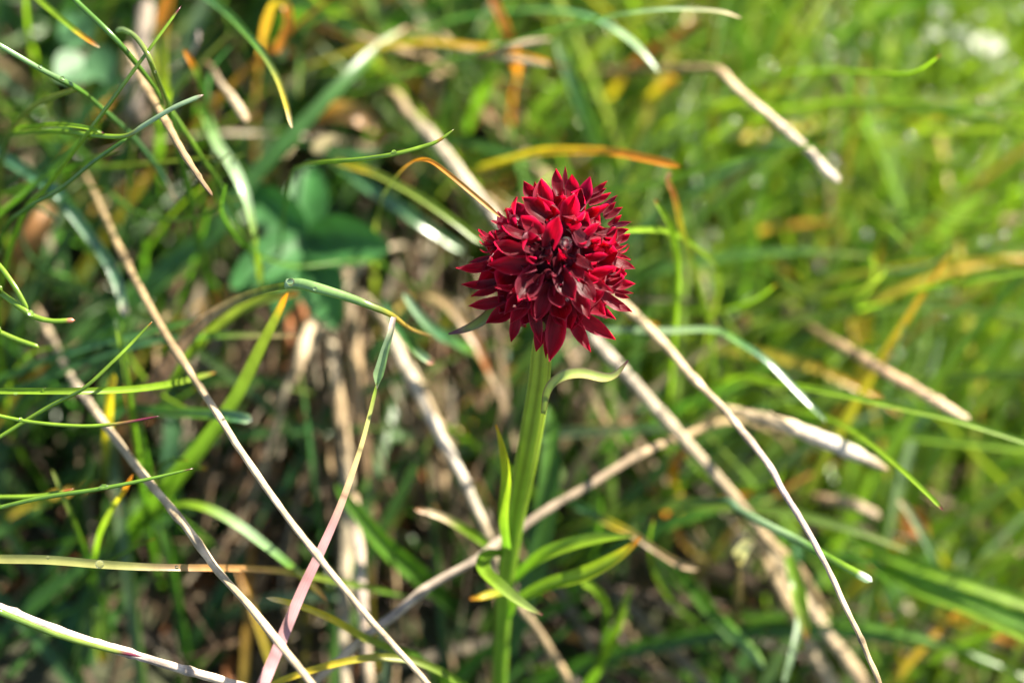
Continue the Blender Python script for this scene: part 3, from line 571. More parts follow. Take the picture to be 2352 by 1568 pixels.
blade('long dull green blade slanting to the bottom edge by the corner', [(85, 1620, 50), (120, 1545, 46), (165, 1455, 45), (215, 1350, 46), (250, 1260, 48)], [46, 50, 46, 40, 20], [(0, BLU), (.6, (.06, .17, .05)), (1, GRN)], fold=.12)
blade('hanging green blade with yellow end over the bottom corner', [(228, 1330, 46), (230, 1400, 44), (234, 1470, 44), (240, 1525, 45)], [30, 38, 34, 20], [(0, GRN), (.7, LIME), (.9, YEL), (1, ORA)], root=False)
blade('pale green upright blade behind the long cream stalk foot', [(385, 1180, 52), (392, 1080, 48), (396, 980, 48), (392, 900, 50)], [40, 44, 40, 20], [(0, BLU), (1, (.07, .17, .06))], root=False, fold=.12)
blade('thin shaded blade beside the upright mustard one', [(352, 1130, 40), (334, 1040, 34), (312, 950, 32), (296, 880, 32)], [10, 12, 12, 9], [(0, GRN), (1, GRN)])
blade('faint blue blade lying behind the red hooked one', [(620, 300, 60), (700, 330, 54), (790, 350, 52), (880, 350, 52)], [14, 20, 20, 12], [(0, GRN), (1, BLU)])
blade('tall pale green blade rising by the blue arch end', [(1390, 420, 66), (1350, 300, 58), (1310, 190, 54), (1275, 90, 52)], [14, 20, 22, 14], [(0, GRN), (.6, BLU), (1, PALE)])
blade('second pale green blade beside the tall one', [(1420, 470, 70), (1390, 340, 64), (1340, 220, 60), (1300, 120, 60)], [16, 20, 20, 12], [(0, GRN), (1, GRN)])
blade('broad green blade standing behind the orange fold', [(1060, 330, 76), (1100, 240, 68), (1130, 160, 64), (1150, 60, 64)], [24, 32, 30, 20], [(0, GRN), (1, LIME)])

# --- fine blades that nothing tells apart, three tangles
MARKS = [(200, 130, 'the clover leaf'), (640, 60, 'the orange curl'), (700, 540, 'the cinquefoil leaf'), (300, 290, 'the kinked rush'), (430, 380, 'the broken tan stalk'), (640, 200, 'the yellow tipped blade'),
 (60, 700, 'the forked edge blade'), (330, 890, 'the level blade'), (255, 900, 'the mustard blade'), (300, 990, 'the maroon ended blade'), (300, 1110, 'the dewdrop blade'), (1800, 300, 'the bone white stick'),
 (2050, 170, 'the red tipped slim blade'), (2060, 870, 'the cut tan culm'), (2240, 610, 'the orange clump'), (2220, 90, 'the white blossoms'), (1570, 520, 'the orange thread'), (1480, 140, 'the brown orange blade'),
 (1900, 1010, 'the thick cream stalk'), (1800, 1130, 'the curved cream stalk'), (1950, 1300, 'the snapped rush'), (2200, 1350, 'the broad low blades'), (1550, 1280, 'the brown knobbed blade'), (1600, 1040, 'the grey slanting culm'),
 (2070, 380, 'the hanging yellow blade'), (1650, 770, 'the bent shoulder blade'), (1500, 360, 'the yellow orange arch'), (2010, 640, 'the broad lime blade'), (480, 200, 'the stubby pale stalk'), (570, 480, 'the pale wet blade'), (240, 600, 'the dewy bluish blade')]
HUES = {LIME: 'light green', GRN: 'mid green', OLV: 'olive', BLU: 'bluish', PALE: 'pale', (.28, .40, .05): 'yellow green'}
USED = set()
def tangle(group, n, box, dr, slope, wd, cols):
    rr = random.Random(group)
    for k in range(n):
        u = rr.uniform(box[0], box[2]); v = rr.uniform(box[1], box[3]); d = rr.uniform(*dr)
        a = math.radians(rr.gauss(slope, 34)); L = rr.uniform(170, 380); bow = rr.gauss(0, .9)
        pts = []
        for i in range(5):
            t = i / 4
            aa = a + bow * (t - .5)
            pts.append((u - math.cos(aa) * L * (1 - t), v + math.sin(aa) * L * (1 - t) + abs(bow) * 30 * t * t, d + 26 * (1 - t)))
        hue = rr.choice(cols); c = tuple(np.array(hue) * rr.uniform(.75, 1.2))
        tipc = rr.choice((c, RUST, PUR))
        deg = math.degrees(a)
        way = 'lying nearly level' if abs(deg) < 18 else 'leaning right' if deg < 65 else 'standing upright' if deg < 115 else 'leaning left'
        if deg < -18: way = 'drooping right'
        near = min(MARKS, key=lambda m: math.hypot(m[0] - u, m[1] - v))
        side = 'above' if near[1] - v > 40 else 'below' if v - near[1] > 40 else 'beside'
        tipw = {RUST: ' with rusty tip', PUR: ' with purple tip'}.get(tipc, '')
        size = 'long' if L > 275 else 'short'
        label = f"{size} fine {HUES[hue]} blade{tipw} {way} {side} {near[2]}"
        if label in USED: label = label.replace('fine', 'bowed' if abs(bow) > .6 else 'straight')
        if label in USED: continue
        USED.add(label)
        blade(label, pts, [wd, wd, wd * .9, wd * .5], [(0, GRN), (.4, c), (.92, c), (1, tipc)], rr.choice(('flat', 'round')), group=group)
tangle('fine green blade in the tangle of the upper corner by the clover', 28, (60, 30, 620, 480), (14, 44), 50, 10, (LIME, GRN, GRN, OLV, BLU))
tangle('fine green blade in the tangle at the edge below the forked one', 17, (40, 700, 480, 1250), (16, 44), 25, 10, (LIME, GRN, GRN))
tangle('fine light blade crossing the sunlit grass beyond the flower', 30, (1480, 60, 2330, 900), (30, 62), 48, 12, (LIME, LIME, (.28, .40, .05), OLV, PALE))
tangle('fine green blade by the foot of the curved cream stalk', 12, (1350, 950, 2300, 1500), (26, 52), 60, 12, (LIME, GRN, GRN, BLU))

# --- buds and the broad leaves
def leaflet_mesh(base, tip, width, hint, col, cup=0.12, teeth=0, bend=0.08):
    mb = MB()
    a, b = np.array(base), np.array(tip)
    n = 14
    ln = np.linalg.norm(b - a)
    h = np.array(hint, float)
    pts, W = [], []
    for i in range(n + 1):
        t = i / n
        pts.append(a + (b - a) * t + h * (bend * ln * math.sin(math.pi * t)))
        ww = width * (math.sin(math.pi * min(1, t ** 0.8 * 0.97 + 0.015))) ** 0.75
        if teeth:
            ww *= 1 + 0.10 * math.sin(t * teeth * 2 * math.pi)
        W.append(ww)
    ribbon(mb, pts, W, h, lambda t: np.array(col) * (0.9 + .2 * t), 7, cup, seed=random.random())
    return mb

# cinquefoil: one thing, leaflets as parts
ctr = P(700, 545, 49)
root = bpy.data.objects.new('cinquefoil_leaf', None); COLL.objects.link(root)
root.location = P(735, 800, 74)
tag(root, 'dark green five fingered cinquefoil leaf blurred behind the bent stalk', 'leaf')
for (u, v, d, wd) in [(560, 425, 50, 100), (715, 378, 54, 106), (895, 570, 45, 116), (775, 755, 46, 118), (530, 660, 44, 100), (640, 735, 46, 90)]:
    mb = leaflet_mesh(ctr, P(u, v, d), px(wd, 55), (-.1, -.75, .65), (.04, .145, .035), .16, 7)
    mb.build('leaflet', M_BROAD, root)
mb = MB(); C = catmull([np.array(P(735, 800, 76)), np.array(P(722, 680, 62)), np.array(ctr)], 12)
tube(mb, C, [px(14)] * 13, lambda t: GRN); mb.build('leaf_stalk', M_STEM, root)

# clover
ctr = P(205, 175, 56)
root = bpy.data.objects.new('clover_leaf', None); COLL.objects.link(root)
root.location = P(225, 330, 75)
tag(root, 'dull blue green clover leaf with wet spots in the upper corner', 'leaf')
for (u, v, d, wd, uu, vv) in [(130, 150, 50, 100, 205, 140), (262, 165, 52, 72, 215, 110), (160, 40, 60, 90, 195, 110)]:
    mb = leaflet_mesh(P(uu, vv, 54), P(u, v + (30 if v > 100 else -15), d), px(wd, 54), (-.1, -.7, .7), (.06, .15, .06), .10)
    mb.build('leaflet', M_BROAD, root)
mb = MB(); C = catmull([np.array(P(225, 330, 80)), np.array(P(215, 230, 66)), np.array(P(205, 125, 55))], 12)
tube(mb, C, [px(10)] * 13, lambda t: GRN); mb.build('leaf_stalk', M_STEM, root)

mb = leaflet_mesh(P(720, 350, 46), P(768, 310, 42), px(34, 42), (.2, -.7, .6), (.6, .5, .3), .5)
tag(mb.build('pale_bud', M_FLOWER, None), 'small cream and pink bud beside the wide green blade', 'bud')
for lab, (u, v), (u2, v2), wd, d, col in [
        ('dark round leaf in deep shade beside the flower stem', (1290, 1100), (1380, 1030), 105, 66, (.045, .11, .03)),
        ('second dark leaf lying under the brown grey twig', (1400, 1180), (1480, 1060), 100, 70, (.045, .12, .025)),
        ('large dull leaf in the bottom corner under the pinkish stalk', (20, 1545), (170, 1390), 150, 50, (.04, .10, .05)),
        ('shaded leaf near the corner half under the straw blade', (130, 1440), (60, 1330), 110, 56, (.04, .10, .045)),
        ('orange brown fallen leaf scrap by the snapped rush', (2060, 1180), (2130, 1230), 70, 66, (.30, .10, .03)),
        ('greyish green round leaf in the wet grass right of the cut culm', (2080, 960), (2140, 900), 90, 62, (.12, .22, .12)),
        ('blue green leaf with white shine among the dewdrops', (2010, 850), (2090, 760), 90, 80, (.14, .26, .14)),
        ('lime yellow small leaf beyond the curved stalk', (1480, 960), (1560, 920), 60, 62, (.20, .32, .03)),
        ('pinkish brown withered leaf behind the shoulder of the pale blade', (1670, 760), (1730, 735), 50, 60, (.42, .26, .15))]:
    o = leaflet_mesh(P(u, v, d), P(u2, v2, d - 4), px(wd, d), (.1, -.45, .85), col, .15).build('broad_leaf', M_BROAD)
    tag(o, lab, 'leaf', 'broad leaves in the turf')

# ------------------------------------------------------------------ the orchid
orchid = bpy.data.objects.new('vanilla_orchid', None); COLL.objects.link(orchid)
stem_pts = [(1262, 640, 2), (1252, 740, 1), (1245, 800, 3), (1238, 880, 6), (1226, 960, 9), (1208, 1060, 13), (1190, 1150, 17), (1172, 1250, 21), (1160, 1350, 25), (1153, 1450, 29), (1146, 1570, 34), (1140, 1680, 40)]
S3 = [np.array(P(*p)) for p in stem_pts]
foot = S3[-1] + np.array((0, .002, -.022))
S3.append(foot)
orchid.location = Vector(foot)
tag(orchid, 'deep crimson orchid with a dense round flower head on a green stem', 'orchid')
mb = MB()
C = catmull(S3, 70)
wv = np.interp(np.linspace(0, 12, 71), range(13), [30, 38, 44, 47, 50, 50, 46, 44, 40, 36, 36, 36, 34])
tube(mb, C, [px(x, 8) for x in wv], lambda t: (1 + .15 * noise.noise(Vector((t * 22, 1, 8)))) * ramp([(0, (.46, .54, .08)), (.3, (.38, .50, .05)), (.6, (.24, .40, .035)), (1, (.16, .33, .03))], t), 42, 0.8, ridges=6, ridge_amp=0.05)
mb.build('stem', M_STEM, orchid)

def orchid_leaf(name, pts, wd, cols, fold=.3, hint=None, label=None, margin=None, twist=0):
    mb = MB()
    C = catmull([np.array(P(*p)) for p in pts], 26)
    W = [px(np.interp(i / 26 * (len(wd) - 1), range(len(wd)), wd), pts[0][2]) for i in range(27)]
    ribbon(mb, C, W, np.array(hint if hint is not None else tuple(-FWD * .8 + Vector((0, 0, .5)))), lambda t: ramp(cols, t), 7, fold, twist, random.random(), margin)
    o = mb.build(name, M_STEM if name == 'bract' else M_GRASS, orchid)
    if label: o['label'] = label
    return o
BG = (.30, .38, .10); BP = (.16, .06, .06)
orchid_leaf('bract', [(1248, 950, 3), (1256, 905, 1), (1272, 880, 0), (1300, 862, -1), (1340, 858, -1), (1385, 868, -1), (1412, 862, -1), (1430, 843, -1), (1443, 827, -1)], [10, 20, 26, 30, 29, 26, 17, 9, 3], [(0, BG), (.6, BG), (.85, (.28, .3, .1)), (.95, BP), (1, BP)], .25, tuple(-FWD * .5 + Vector((0, 0, .8))), 'wavy green bract with purple curled tip', (BP, .8))
orchid_leaf('bract', [(1150, 690, 3), (1125, 722, 2), (1095, 745, 1), (1065, 758, 0), (1030, 767, 0)], [26, 27, 24, 17, 4], [(0, BG), (.6, BG), (.85, BP), (1, BP)], .25, tuple(-FWD * .7 + Vector((0, 0, .6))), 'green bract with purple edges under the petals', (BP, .9))
orchid_leaf('bract', [(1205, 700, 1), (1215, 722, 0), (1225, 745, 0)], [8, 8, 3], [(0, BG), (1, BG)])
orchid_leaf('leaf', [(1168, 1260, 18), (1160, 1180, 14), (1166, 1100, 11), (1158, 1035, 9), (1140, 975, 8)], [30, 32, 31, 24, 5], [(0, (.14, .28, .03)), (.45, (.28, .38, .03)), (.75, (.45, .42, .03)), (.93, YEL), (1, ORA)], .3, (-.6, -.6, .3), 'upright leaf with orange tip')
orchid_leaf('leaf', [(1180, 1335, 26), (1240, 1282, 22), (1310, 1252, 20), (1380, 1236, 19), (1452, 1230, 18)], [26, 37, 36, 29, 7], [(0, GRN), (.4, LIME), (.9, LIME), (1, OLV)], .3, (.0, -.3, 1), 'spreading bright green leaf')
orchid_leaf('leaf', [(1165, 1420, 27), (1190, 1380, 25), (1260, 1345, 22), (1340, 1322, 19), (1410, 1285, 17), (1450, 1255, 16), (1472, 1233, 16)], [14, 24, 36, 40, 30, 16, 4], [(0, GRN), (.35, LIME), (.65, (.30, .38, .03)), (.8, YEL), (.9, ORA), (1, ORA)], .35, (.1, -.35, 1), 'spreading leaf with orange tip')
orchid_leaf('leaf', [(1180, 1270, 24), (1120, 1275, 19), (1110, 1310, 15), (1150, 1350, 12), (1200, 1388, 10), (1246, 1412, 9)], [14, 28, 36, 36, 24, 6], [(0, GRN), (.5, LIME), (.9, (.3, .38, .12)), (1, PUR)], .35, (.3, -.2, 1), 'drooping leaf with purple tip')
orchid_leaf('leaf', [(1165, 1355, 24), (1130, 1363, 22), (1105, 1370, 21), (1080, 1374, 21)], [14, 18, 14, 6], [(0, LIME), (.6, YEL), (1, ORA)], .2)
orchid_leaf('leaf', [(1165, 1500, 36), (1230, 1300, 34), (1260, 1120, 34), (1265, 980, 36), (1258, 930, 37)], [40, 52, 50, 36, 6], [(0, DKG), (1, GRN)], .12, None, 'long shaded leaf behind the stem')

# florets: petals measured from the photo, deepened on to a round head
def cx(q, x, y):                       # close-up coordinates -> display coordinates
    ox, oy, k = {'a': (1820, 650, .2423), 'b': (2170, 650, .2423), 'c': (1800, 1000, .2423), 'd': (2170, 1000, .2423), 'e': (1750, 620, .574)}[q]
    return (ox + x * k) / 1.7415, (oy + y * k) / 1.7415
HC = cx('e', 800, 745)                 # centre of the head
HR = 575 * .574 / 1.7415               # outer radius in display px
MMP = 119 / 2352.0
PET = [  # quadrant, tip, base, width
 ('a', 1130, 310, 1320, 640, 230), ('a', 1312, 308, 1330, 560, 100), ('a', 1440, 265, 1460, 760, 330), ('a', 1150, 545, 1430, 860, 300), ('a', 925, 640, 1060, 900, 240),
 ('a', 960, 770, 985, 1060, 150), ('a', 635, 880, 930, 1045, 115), ('a', 800, 800, 900, 1010, 110), ('a', 540, 1110, 830, 1250, 200), ('a', 770, 1065, 1080, 1200, 200),
 ('a', 378, 1125, 690, 1280, 120), ('a', 395, 1312, 640, 1350, 85), ('a', 430, 1482, 610, 1380, 75), ('a', 600, 1335, 1080, 1500, 330), ('a', 1060, 880, 1370, 1130, 250), ('a', 1320, 1195, 1140, 960, 90),
 ('b', 210, 105, 260, 470, 195), ('b', 340, 58, 375, 460, 105), ('b', 485, 198, 500, 590, 235), ('b', 820, 255, 620, 690, 260), ('b', 1080, 325, 830, 490, 115),
 ('b', 1050, 415, 840, 560, 100), ('b', 1125, 490, 830, 660, 130), ('b', 1258, 562, 980, 740, 105), ('b', 1205, 645, 1050, 820, 95), ('b', 1325, 738, 1080, 890, 135),
 ('b', 1308, 868, 1130, 1010, 95), ('b', 1460, 970, 1180, 1045, 105), ('b', 1405, 1110, 1120, 1180, 150), ('b', 1452, 1188, 1270, 1300, 125), ('b', 1410, 1335, 1090, 1430, 175),
 ('b', 1466, 1410, 1290, 1460, 95), ('b', 1392, 1520, 1190, 1480, 105), ('b', 480, 470, 410, 900, 320), ('b', 500, 535, 610, 830, 120), ('b', 785, 790, 530, 985, 120),
 ('b', 1030, 690, 740, 900, 230), ('b', 1162, 1080, 890, 1110, 150), ('b', 870, 985, 700, 1180, 160), ('b', 750, 1400, 590, 1190, 160), ('b', 1072, 1280, 880, 1315, 75), ('b', 1290, 1290, 1010, 1320, 160),
 ('d', 1542, 285, 1180, 170, 180), ('d', 1388, 360, 1080, 340, 135), ('d', 1530, 580, 1160, 560, 205), ('d', 1502, 690, 1240, 680, 85), ('d', 1438, 800, 1240, 740, 85),
 ('d', 1482, 1022, 1040, 765, 205), ('d', 1152, 692, 690, 430, 190), ('d', 1222, 300, 820, 400, 200), ('d', 1205, 1155, 790, 850, 195), ('d', 1225, 1472, 560, 1070, 285),
 ('d', 845, 250, 570, 140, 200), ('d', 535, 620, 560, 370, 110), ('d', 780, 1140, 530, 650, 290), ('d', 240, 1030, 215, 690, 270), ('d', 1100, 60, 780, 130, 160),
 ('c', 128, 395, 660, 250, 205), ('c', 298, 180, 610, 130, 95), ('c', 190, 575, 680, 550, 185), ('c', 335, 738, 820, 590, 165), ('c', 312, 957, 800, 850, 215),
 ('c', 640, 1260, 1020, 930, 265), ('c', 1000, 1195, 1260, 830, 235), ('c', 1022, 1525, 1110, 1120, 195), ('c', 620, 270, 1280, 260, 330), ('c', 1440, 1235, 1440, 830, 205),
 ('c', 1005, 690, 1370, 480, 140), ('c', 1285, 835, 1410, 630, 175), ('c', 1250, 300, 1190, 20, 120), ('c', 800, 600, 1100, 620, 120), ('c', 900, 1000, 1150, 760, 200),
 ('e', 785, 1425, 850, 1110, 140), ('e', 725, 1410, 785, 1230, 48), ('e', 688, 1372, 745, 1160, 92), ('e', 1048, 1382, 930, 1120, 105), ('e', 718, 1310, 665, 1060, 90),
 ('e', 700, 1172, 770, 940, 125), ('e', 822, 430, 790, 600, 125), ('e', 805, 640, 700, 590, 70), ('e', 712, 710, 800, 640, 55), ('e', 965, 700, 915, 620, 70), ('e', 850, 700, 880, 800, 100),
 ('e', 690, 880, 810, 820, 95), ('e', 880, 890, 800, 830, 110), ('e', 1055, 640, 980, 550, 100), ('e', 600, 760, 700, 700, 150), ('e', 880, 770, 960, 830, 80), ('e', 700, 560, 640, 450, 80),
 ('e', 1020, 850, 940, 780, 110), ('e', 560, 560, 640, 620, 150), ('e', 940, 1010, 870, 860, 150), ('e', 560, 1010, 660, 860, 170), ('e', 1110, 1000, 990, 860, 130)]

def shell(u, v, k, back=False):
    """depth in mm of a point of the head's shell of relative radius k seen at u, v"""
    r = math.hypot(u - HC[0], (v - HC[1])) / (HR * k)
    z = math.sqrt(max(0.0, 1 - r * r)) * HR * k * MMP * 0.9
    return (z if back else -z)

CRIM = np.array((.115, .003, .012))
def petal_mesh(base, tip, width, nrm, cup, curl, col, rim):
    mb = MB()
    a, b = np.array(base), np.array(tip)
    ax = b - a
    ln = np.linalg.norm(ax)
    ax = ax / ln
    n0 = np.array(nrm, float); n0 -= ax * n0.dot(ax); n0 /= (np.linalg.norm(n0) + 1e-9)
    bi = np.cross(ax, n0)
    NA, NC = 9, 7
    ws = random.uniform(0, 6); bendb = random.uniform(-.08, .08)
    for i in range(NA + 1):
        t = i / NA
        wv = (0.40 + 0.60 * math.sin(math.pi * min(1, .15 + t * .75)) if t < .5 else 0.40 + .6 * math.sin(math.pi * (.15 + t * .75)))
        wv *= (1 - max(0, (t - .5) / .5) ** 2.3) * .97 + .03
        mid = a + ax * (ln * t) + bi * (bendb * ln * t * t) + n0 * (ln * (-.10 * math.sin(math.pi * t) + curl * t ** 3 * .22 - curl * .0))
        for j in range(NC):
            s = j / (NC - 1) * 2 - 1
            lift = cup * width * (s * s) * (1 - .5 * t) + .05 * width * math.sin(ws + t * 8 + s * 3)
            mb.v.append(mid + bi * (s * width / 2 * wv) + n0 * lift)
            edge = abs(s) ** 5
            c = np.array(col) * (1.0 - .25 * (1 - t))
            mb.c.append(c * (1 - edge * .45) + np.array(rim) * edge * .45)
            mb.t.append((t, s, ws))
    for i in range(NA):
        for j in range(NC - 1):
            q = i * NC + j
            mb.f.append((q, q + 1, q + NC + 1, q + NC))
    return mb

# floret sites on the core of the head
hc = P(HC[0], HC[1], 0)
core_r = HR * MMP / 1000 * .50
sites = []
NS = 46
for i in range(NS):
    z = 1 - 2 * (i + .5) / NS
    ph = i * 2.39996
    r = math.sqrt(1 - z * z)
    dv = Vector((r * math.cos(ph), r * math.sin(ph), z))
    if dv.z < -.86: continue
    sites.append(dv)
florets = []
for dv in sites:
    c = hc + dv * core_r
    mb = MB()
    axm = dv.to_track_quat('Z', 'Y').to_matrix()
    ball(mb, tuple(c), core_r * .17, (.06, .003, .008), 10, 7, (.75, .75, 1.25), axm)
    florets.append(mb.build('floret', M_PART, orchid, origin=tuple(c)))
mb = MB(); ball(mb, tuple(hc), core_r * .90, (.02, .003, .005), 20, 12); mb.build('spike_core', M_PART, orchid, origin=tuple(hc))

def add_petal(a, b, width, nrm, cup, curl, mid_shade=1.0):          # ripe: shade of the head's middle, with its darker buds, put into the colour
    fl = min(range(len(sites)), key=lambda k: (hc + sites[k] * core_r - Vector(a)).length)
    g = random.uniform(.6, 1.35)
    col = CRIM * g if random.random() > .15 else np.array((.075, .006, .02))
    col = col * mid_shade
    rim = np.array((.26, .05, .08)) * mid_shade
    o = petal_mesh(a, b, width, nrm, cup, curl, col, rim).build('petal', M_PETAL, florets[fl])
    return o
npet = 0
for (q, tx, ty, bx, by, wd) in PET:
    tu, tv = cx(q, tx, ty); bu, bv = cx(q, bx, by)
    k = .2423 / 1.7415 if q != 'e' else .574 / 1.7415
    deep = .76 if math.hypot(tu - HC[0], tv - HC[1]) < HR * .42 else 1.0
    A = P(bu, bv, shell(bu, bv, .66 * deep)); B = P(tu, tv, shell(tu, tv, deep))
    A = A + (A - B) * .22
    out = ((Vector(A) + Vector(B)) / 2 - hc).normalized()
    nrm = -FWD * .75 + Vector((0, 0, .45)) + out * .15 + Vector((random.uniform(-.35, .35), random.uniform(-.2, .2), random.uniform(-.25, .25)))
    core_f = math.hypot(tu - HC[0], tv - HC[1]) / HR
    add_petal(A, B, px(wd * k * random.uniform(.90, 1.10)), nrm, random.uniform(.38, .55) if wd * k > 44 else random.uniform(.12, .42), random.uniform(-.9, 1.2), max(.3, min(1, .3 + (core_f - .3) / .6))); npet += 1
# petals that fill the inside and the far side
for dv in sites:
    front = dv.dot(-FWD)
    m = 1 if front > .6 else 2 if front > .35 else 4
    ref = Vector((.3, .9, .1)).cross(dv).normalized()
    ref2 = dv.cross(ref)
    for k in range(m):
        an = 2 * math.pi * (k + random.random() * .5) / m
        side = ref * math.cos(an) + ref2 * math.sin(an)
        R = HR * MMP / 1000
        A = hc + dv * core_r * .98 + side * R * .08
        reach = (.60 if front > .6 else .70 if front > .3 else .84 if front > .1 else .95 if front > -.3 else .98) * random.uniform(.88, 1.0)
        B = hc + (dv + side * random.uniform(.28, .5) + Vector((0, 0, -.12))).normalized() * R * reach
        add_petal(A, B, R * random.uniform(.26, .38), dv.lerp(-side, .5) * -1 if random.random() < .5 else Vector((0, -.3, 1)), random.uniform(.2, .4), random.uniform(0, 1)); npet += 1

# ------------------------------------------------------------------ dewdrops
def drop(label, u, v, d, r, squash=(1, 1, 1)):
    mb = MB(); c = P(u, v, d)
    ball(mb, tuple(c), px(r, d), (1, 1, 1), 20, 14, squash)
    o = mb.build('dewdrop', M_WATER, None, origin=tuple(c))
    tag(o, label, 'dewdrop', 'dewdrops')
cu = cx('e', 897, 615)
drop('large dewdrop in the dark heart of the crimson flower head', cu[0], cu[1], shell(cu[0], cu[1], .82) - .2, 13, (1, 1, 1.25))
drop('dewdrop hanging from the veined straw blade', 229, 1295, -1.2, 10)
drop('tiny bead near the edge end of the straw blade', 110, 1280, -1, 4)
drop('tiny bead on the straw blade just before the cream stalk', 406, 1302, -.5, 4.5)
drop('dewdrop on the slender red hooked blade', 905, 350, -.4, 6)
drop('glinting bead on the node of the bent stalk', 668, 648, -.6, 9)
drop('small round bead on the belly of the bent stalk', 724, 663, -1.2, 4.5)
drop('dewdrop on the blade rising to a purple point', 240, 1117, -.3, 7, (1.5, 1, .8))
drop('small bead on the sagging thin blade', 48, 962, -.3, 4)
drop('bead under the level bright green blade', 36, 904, -.5, 4)
drop('bead on top of the level bright green blade', 102, 892, -.3, 4)
drop('bead on the forked joint of the edge blades', 70, 719, 1, 8)
drop('bead on the dewy rush above the clover', 92, 154, 1.5, 5)
drop('second bead on the dewy rush over the clover leaf', 143, 181, 3, 6)
drop('bead on the hook arched pale blade', 357, 165, 1, 3.5)
drop('blurred dewdrop hung in the dark gap under the orange curl', 648, 124, 48, 14)
drop('bead on the cream and orange tipped blade', 985, 1176, 24, 7)
drop('small bead on the lower front petals', *cx('d', 410, 820), shell(*cx('d', 410, 820), .95), 4)

# white blossoms; the smaller ones added to make bright blurred discs
def blossom(label, u, v, d, r):
    e = bpy.data.objects.new('white_blossom', None); COLL.objects.link(e)
    c = P(u, v, d); e.location = c
    tag(e, label, 'flower', 'small white blossoms')
    for k in range(5):
        a = 2 * math.pi * k / 5
        t = c + Vector((math.cos(a), -.45 * math.sin(a) * .8, math.sin(a) * .8)) * px(r, d)
        leaflet_mesh(tuple(c), tuple(t), px(r * .95, d), (.1, -.6, .8), (.78, .78, .70), .2).build('petal', M_FLOWER, e)
    mb = MB(); ball(mb, tuple(c), px(r * .2, d), (.4, .42, .1), 8, 6); mb.build('flower_centre', M_FLOWER, e, origin=tuple(c))
    mb = MB(); g = c + Vector((0.004, .012, -.03)); C = catmull([np.array(g), np.array(c)], 6); tube(mb, C, [px(8, d)] * 7, lambda t: GRN, 6); mb.build('flower_stalk', M_STEM, e)
blossom('largest white blossom blurred in the far upper corner', 2262, 105, 88, 42)
blossom('white blossom added close beside the largest one as a bright disc', 2208, 78, 86, 24)
blossom('small white blossom added in place of a dew glint, apart from the pair', 2140, 78, 85, 20)
blossom('small pale blossom added at the top edge for a blurred glint', 2160, 22, 86, 20)
blossom('pale blossom added as a blurred glint in the grass near the orange slip', 2045, 815, 66, 26)

# ------------------------------------------------------------------ the turf: grass and dead thatch that nobody could count
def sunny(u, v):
    return 1 / (1 + math.exp(-((u - 1500) / 240 - (v - 900) / 420)))       # lush sunlit side of the bank; also paints sunlight into turf colours

def clear_of(u, v, d, sunside, bold=False):
    if not (-250 < u < 2600 and -250 < v < 1800): return True
    lim = 40 + 26 * sunside
    if bold and u > 1500: lim = 30
    if abs(u - 1200) < 260 and v > 300: lim = max(lim, 46)
    if 500 < u < 920 and 350 < v < 790: lim = 69                           # the cinquefoil stands free
    if 2090 < u < 2340 and 0 < v < 200: lim = 92                           # the white blossoms
    if -20 < u < 330 and -20 < v < 260: lim = 66                           # and the clover
    return d > lim

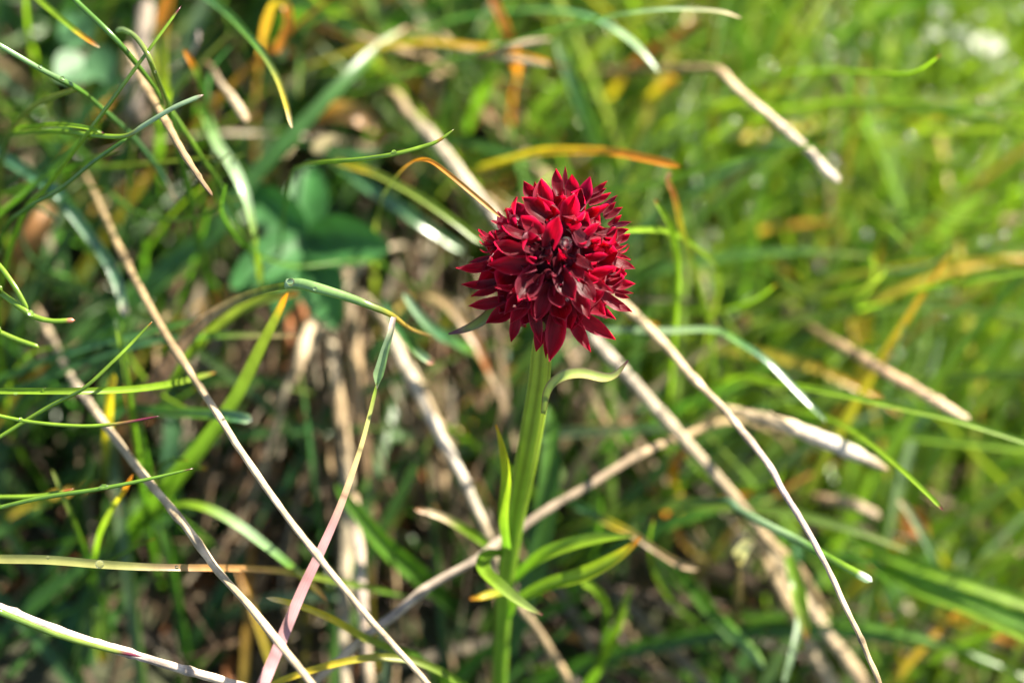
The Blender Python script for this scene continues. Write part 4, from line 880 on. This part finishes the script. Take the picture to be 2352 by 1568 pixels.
def scatter(n, kind):
    mb = MB()
    made = tries = 0
    while made < n and tries < n * 8:
        tries += 1
        x = random.uniform(-.17, .24); y = random.uniform(-.12, .38)
        g = ground_z(x, y)
        u0, v0, d0 = seen(Vector((x, y, g)))
        inside = -400 < u0 < 2750 and -300 < v0 < 2000
        if not inside and random.random() < .6: continue
        ss = sunny(u0, v0)
        straw = math.exp(-((u0 - 850) / 330) ** 2 - ((v0 - 1050) / 420) ** 2)   # where old straw hangs down the bank
        if kind == 'grass' and random.random() > (.36 + .64 * ss) * (1 - .78 * straw): continue
        if kind == 'thatch' and random.random() > .75 - .72 * ss: continue
        ok = False
        for att in range(6):
            if kind == 'grass':
                L = random.uniform(.035, .085) * (1 + .35 * ss) * (.88 ** att)
                wd = random.uniform(.0011, .0026) * (1 - .5 * ss)
                az = random.gauss(.95 if ss > .5 else .6, 1.0 if ss > .5 else 1.7)
                lean = random.uniform(.1, .8) + .12 * att
                curl = random.uniform(.3, 1.7)
            else:
                L = random.uniform(.03, .07)
                wd = random.uniform(.0007, .0018)
                az = random.gauss(-1.45, .6)
                lean = random.uniform(1.2, 1.9)
                curl = random.uniform(-.3, .6)
            p = np.array((x, y, g - .002)); th = lean
            pts = [p.copy()]
            NSEG = 8
            for i in range(NSEG):
                p = p + np.array((math.sin(th) * math.cos(az), math.sin(th) * math.sin(az), math.cos(th))) * (L / NSEG)
                if kind == 'thatch':
                    p[2] = max(p[2], ground_z(p[0], p[1]) + .001)
                th += curl / NSEG
                pts.append(p.copy())
            ok = all(clear_of(*seen(Vector(q)), ss, kind == 'grass' and tries % 7 == 0) for q in pts[2:])
            if ok: break
        if not ok: continue
        made += 1
        r = random.random()
        if kind == 'grass':
            g1 = np.array((.31, .46, .03)) * ss + np.array((.06, .15, .028)) * (1 - ss)  # painted light: bright lime on the sunlit side, darker green elsewhere
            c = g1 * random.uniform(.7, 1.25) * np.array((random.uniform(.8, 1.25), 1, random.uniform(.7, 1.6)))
            if r < .05 + .03 * ss: stops = [(0, c), (.45, OLV), (.7, YEL), (1, ORA)]; wd *= 1.0
            elif r < .10: stops = [(0, OLV), (.6, (.4, .22, .04)), (1, RUST)]; wd *= .6
            elif r < .13: stops = [(0, TAN), (1, GRY)]; wd *= .6
            elif r < .20: stops = [(0, c), (1, np.array(PALE) * .8)]
            else: stops = [(0, c * .9), (.9, c), (1, OLV)]
        else:
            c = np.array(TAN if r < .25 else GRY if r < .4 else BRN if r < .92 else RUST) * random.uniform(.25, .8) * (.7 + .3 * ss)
            stops = [(0, c), (1, c)]
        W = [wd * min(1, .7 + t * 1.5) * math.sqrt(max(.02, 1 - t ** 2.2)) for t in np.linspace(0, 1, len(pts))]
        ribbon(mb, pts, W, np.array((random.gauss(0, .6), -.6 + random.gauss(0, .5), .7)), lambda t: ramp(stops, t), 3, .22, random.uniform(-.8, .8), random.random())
    return mb

def straw_curtain(mb):
    """old straw of the tussock hanging down the bank behind the flower, in tangled bunches"""
    for b in range(58):
        bu = random.gauss(850, 210); bv = random.uniform(540, 1180)
        fan = (bu - 850) / 420 + random.gauss(0, .28)
        shade = random.uniform(.5, 1.0)
        for k in range(random.randint(2, 8)):
            u = bu + random.gauss(0, 26); v = bv + random.gauss(0, 60); d = random.uniform(52, 72)
            slant = fan + random.gauss(0, .16)
            L = random.uniform(120, 520)
            ph = random.uniform(0, 6); kink = random.gauss(0, .5)
            pts = []
            for i in range(9):
                t = i / 8
                uu = u + slant * L * .5 * t + 22 * math.sin(ph + t * 3) + kink * L * .5 * max(0, t - .55)
                pts.append(np.array(P(uu, v + L * t, d - 8 * t)))
            wd = px(random.uniform(6, 20), 58)
            r = random.random()
            c = np.array(GRY if r < .25 else TAN if r < .62 else BRN if r < .92 else RUST) * random.uniform(.6, 1.0) * shade
            W = [wd * (.6 + .4 * math.sin(math.pi * min(1, t + .15))) for t in np.linspace(0, 1, 9)]
            ribbon(mb, pts, W, np.array((random.gauss(0, .6), -.7, .5)), lambda t: c * (1 + .3 * math.sin(t * 17 + ph)), 3, .3, random.uniform(-2, 2), random.random())

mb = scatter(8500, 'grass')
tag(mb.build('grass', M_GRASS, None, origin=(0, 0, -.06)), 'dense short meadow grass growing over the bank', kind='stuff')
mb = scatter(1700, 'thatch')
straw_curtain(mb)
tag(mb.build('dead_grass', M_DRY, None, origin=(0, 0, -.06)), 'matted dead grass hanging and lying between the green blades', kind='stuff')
# dew on the far grass
mb = MB()
for k in range(380):
    u = random.uniform(1500, 2400); v = random.uniform(-20, 1000)
    if random.random() > .35 + .65 * (u - 1500) / 900 * (1 - v / 1400): continue
    d = random.uniform(58, 100)
    ball(mb, tuple(P(u, v, d)), random.uniform(.0006, .0016), (1, 1, 1), 10, 7)
tag(mb.build('dew', M_DEW, None, origin=(0, 0, 0)), 'fine dew sparkling on the far meadow grass', kind='stuff')
print('petals', npet, 'hero', len(HERO))
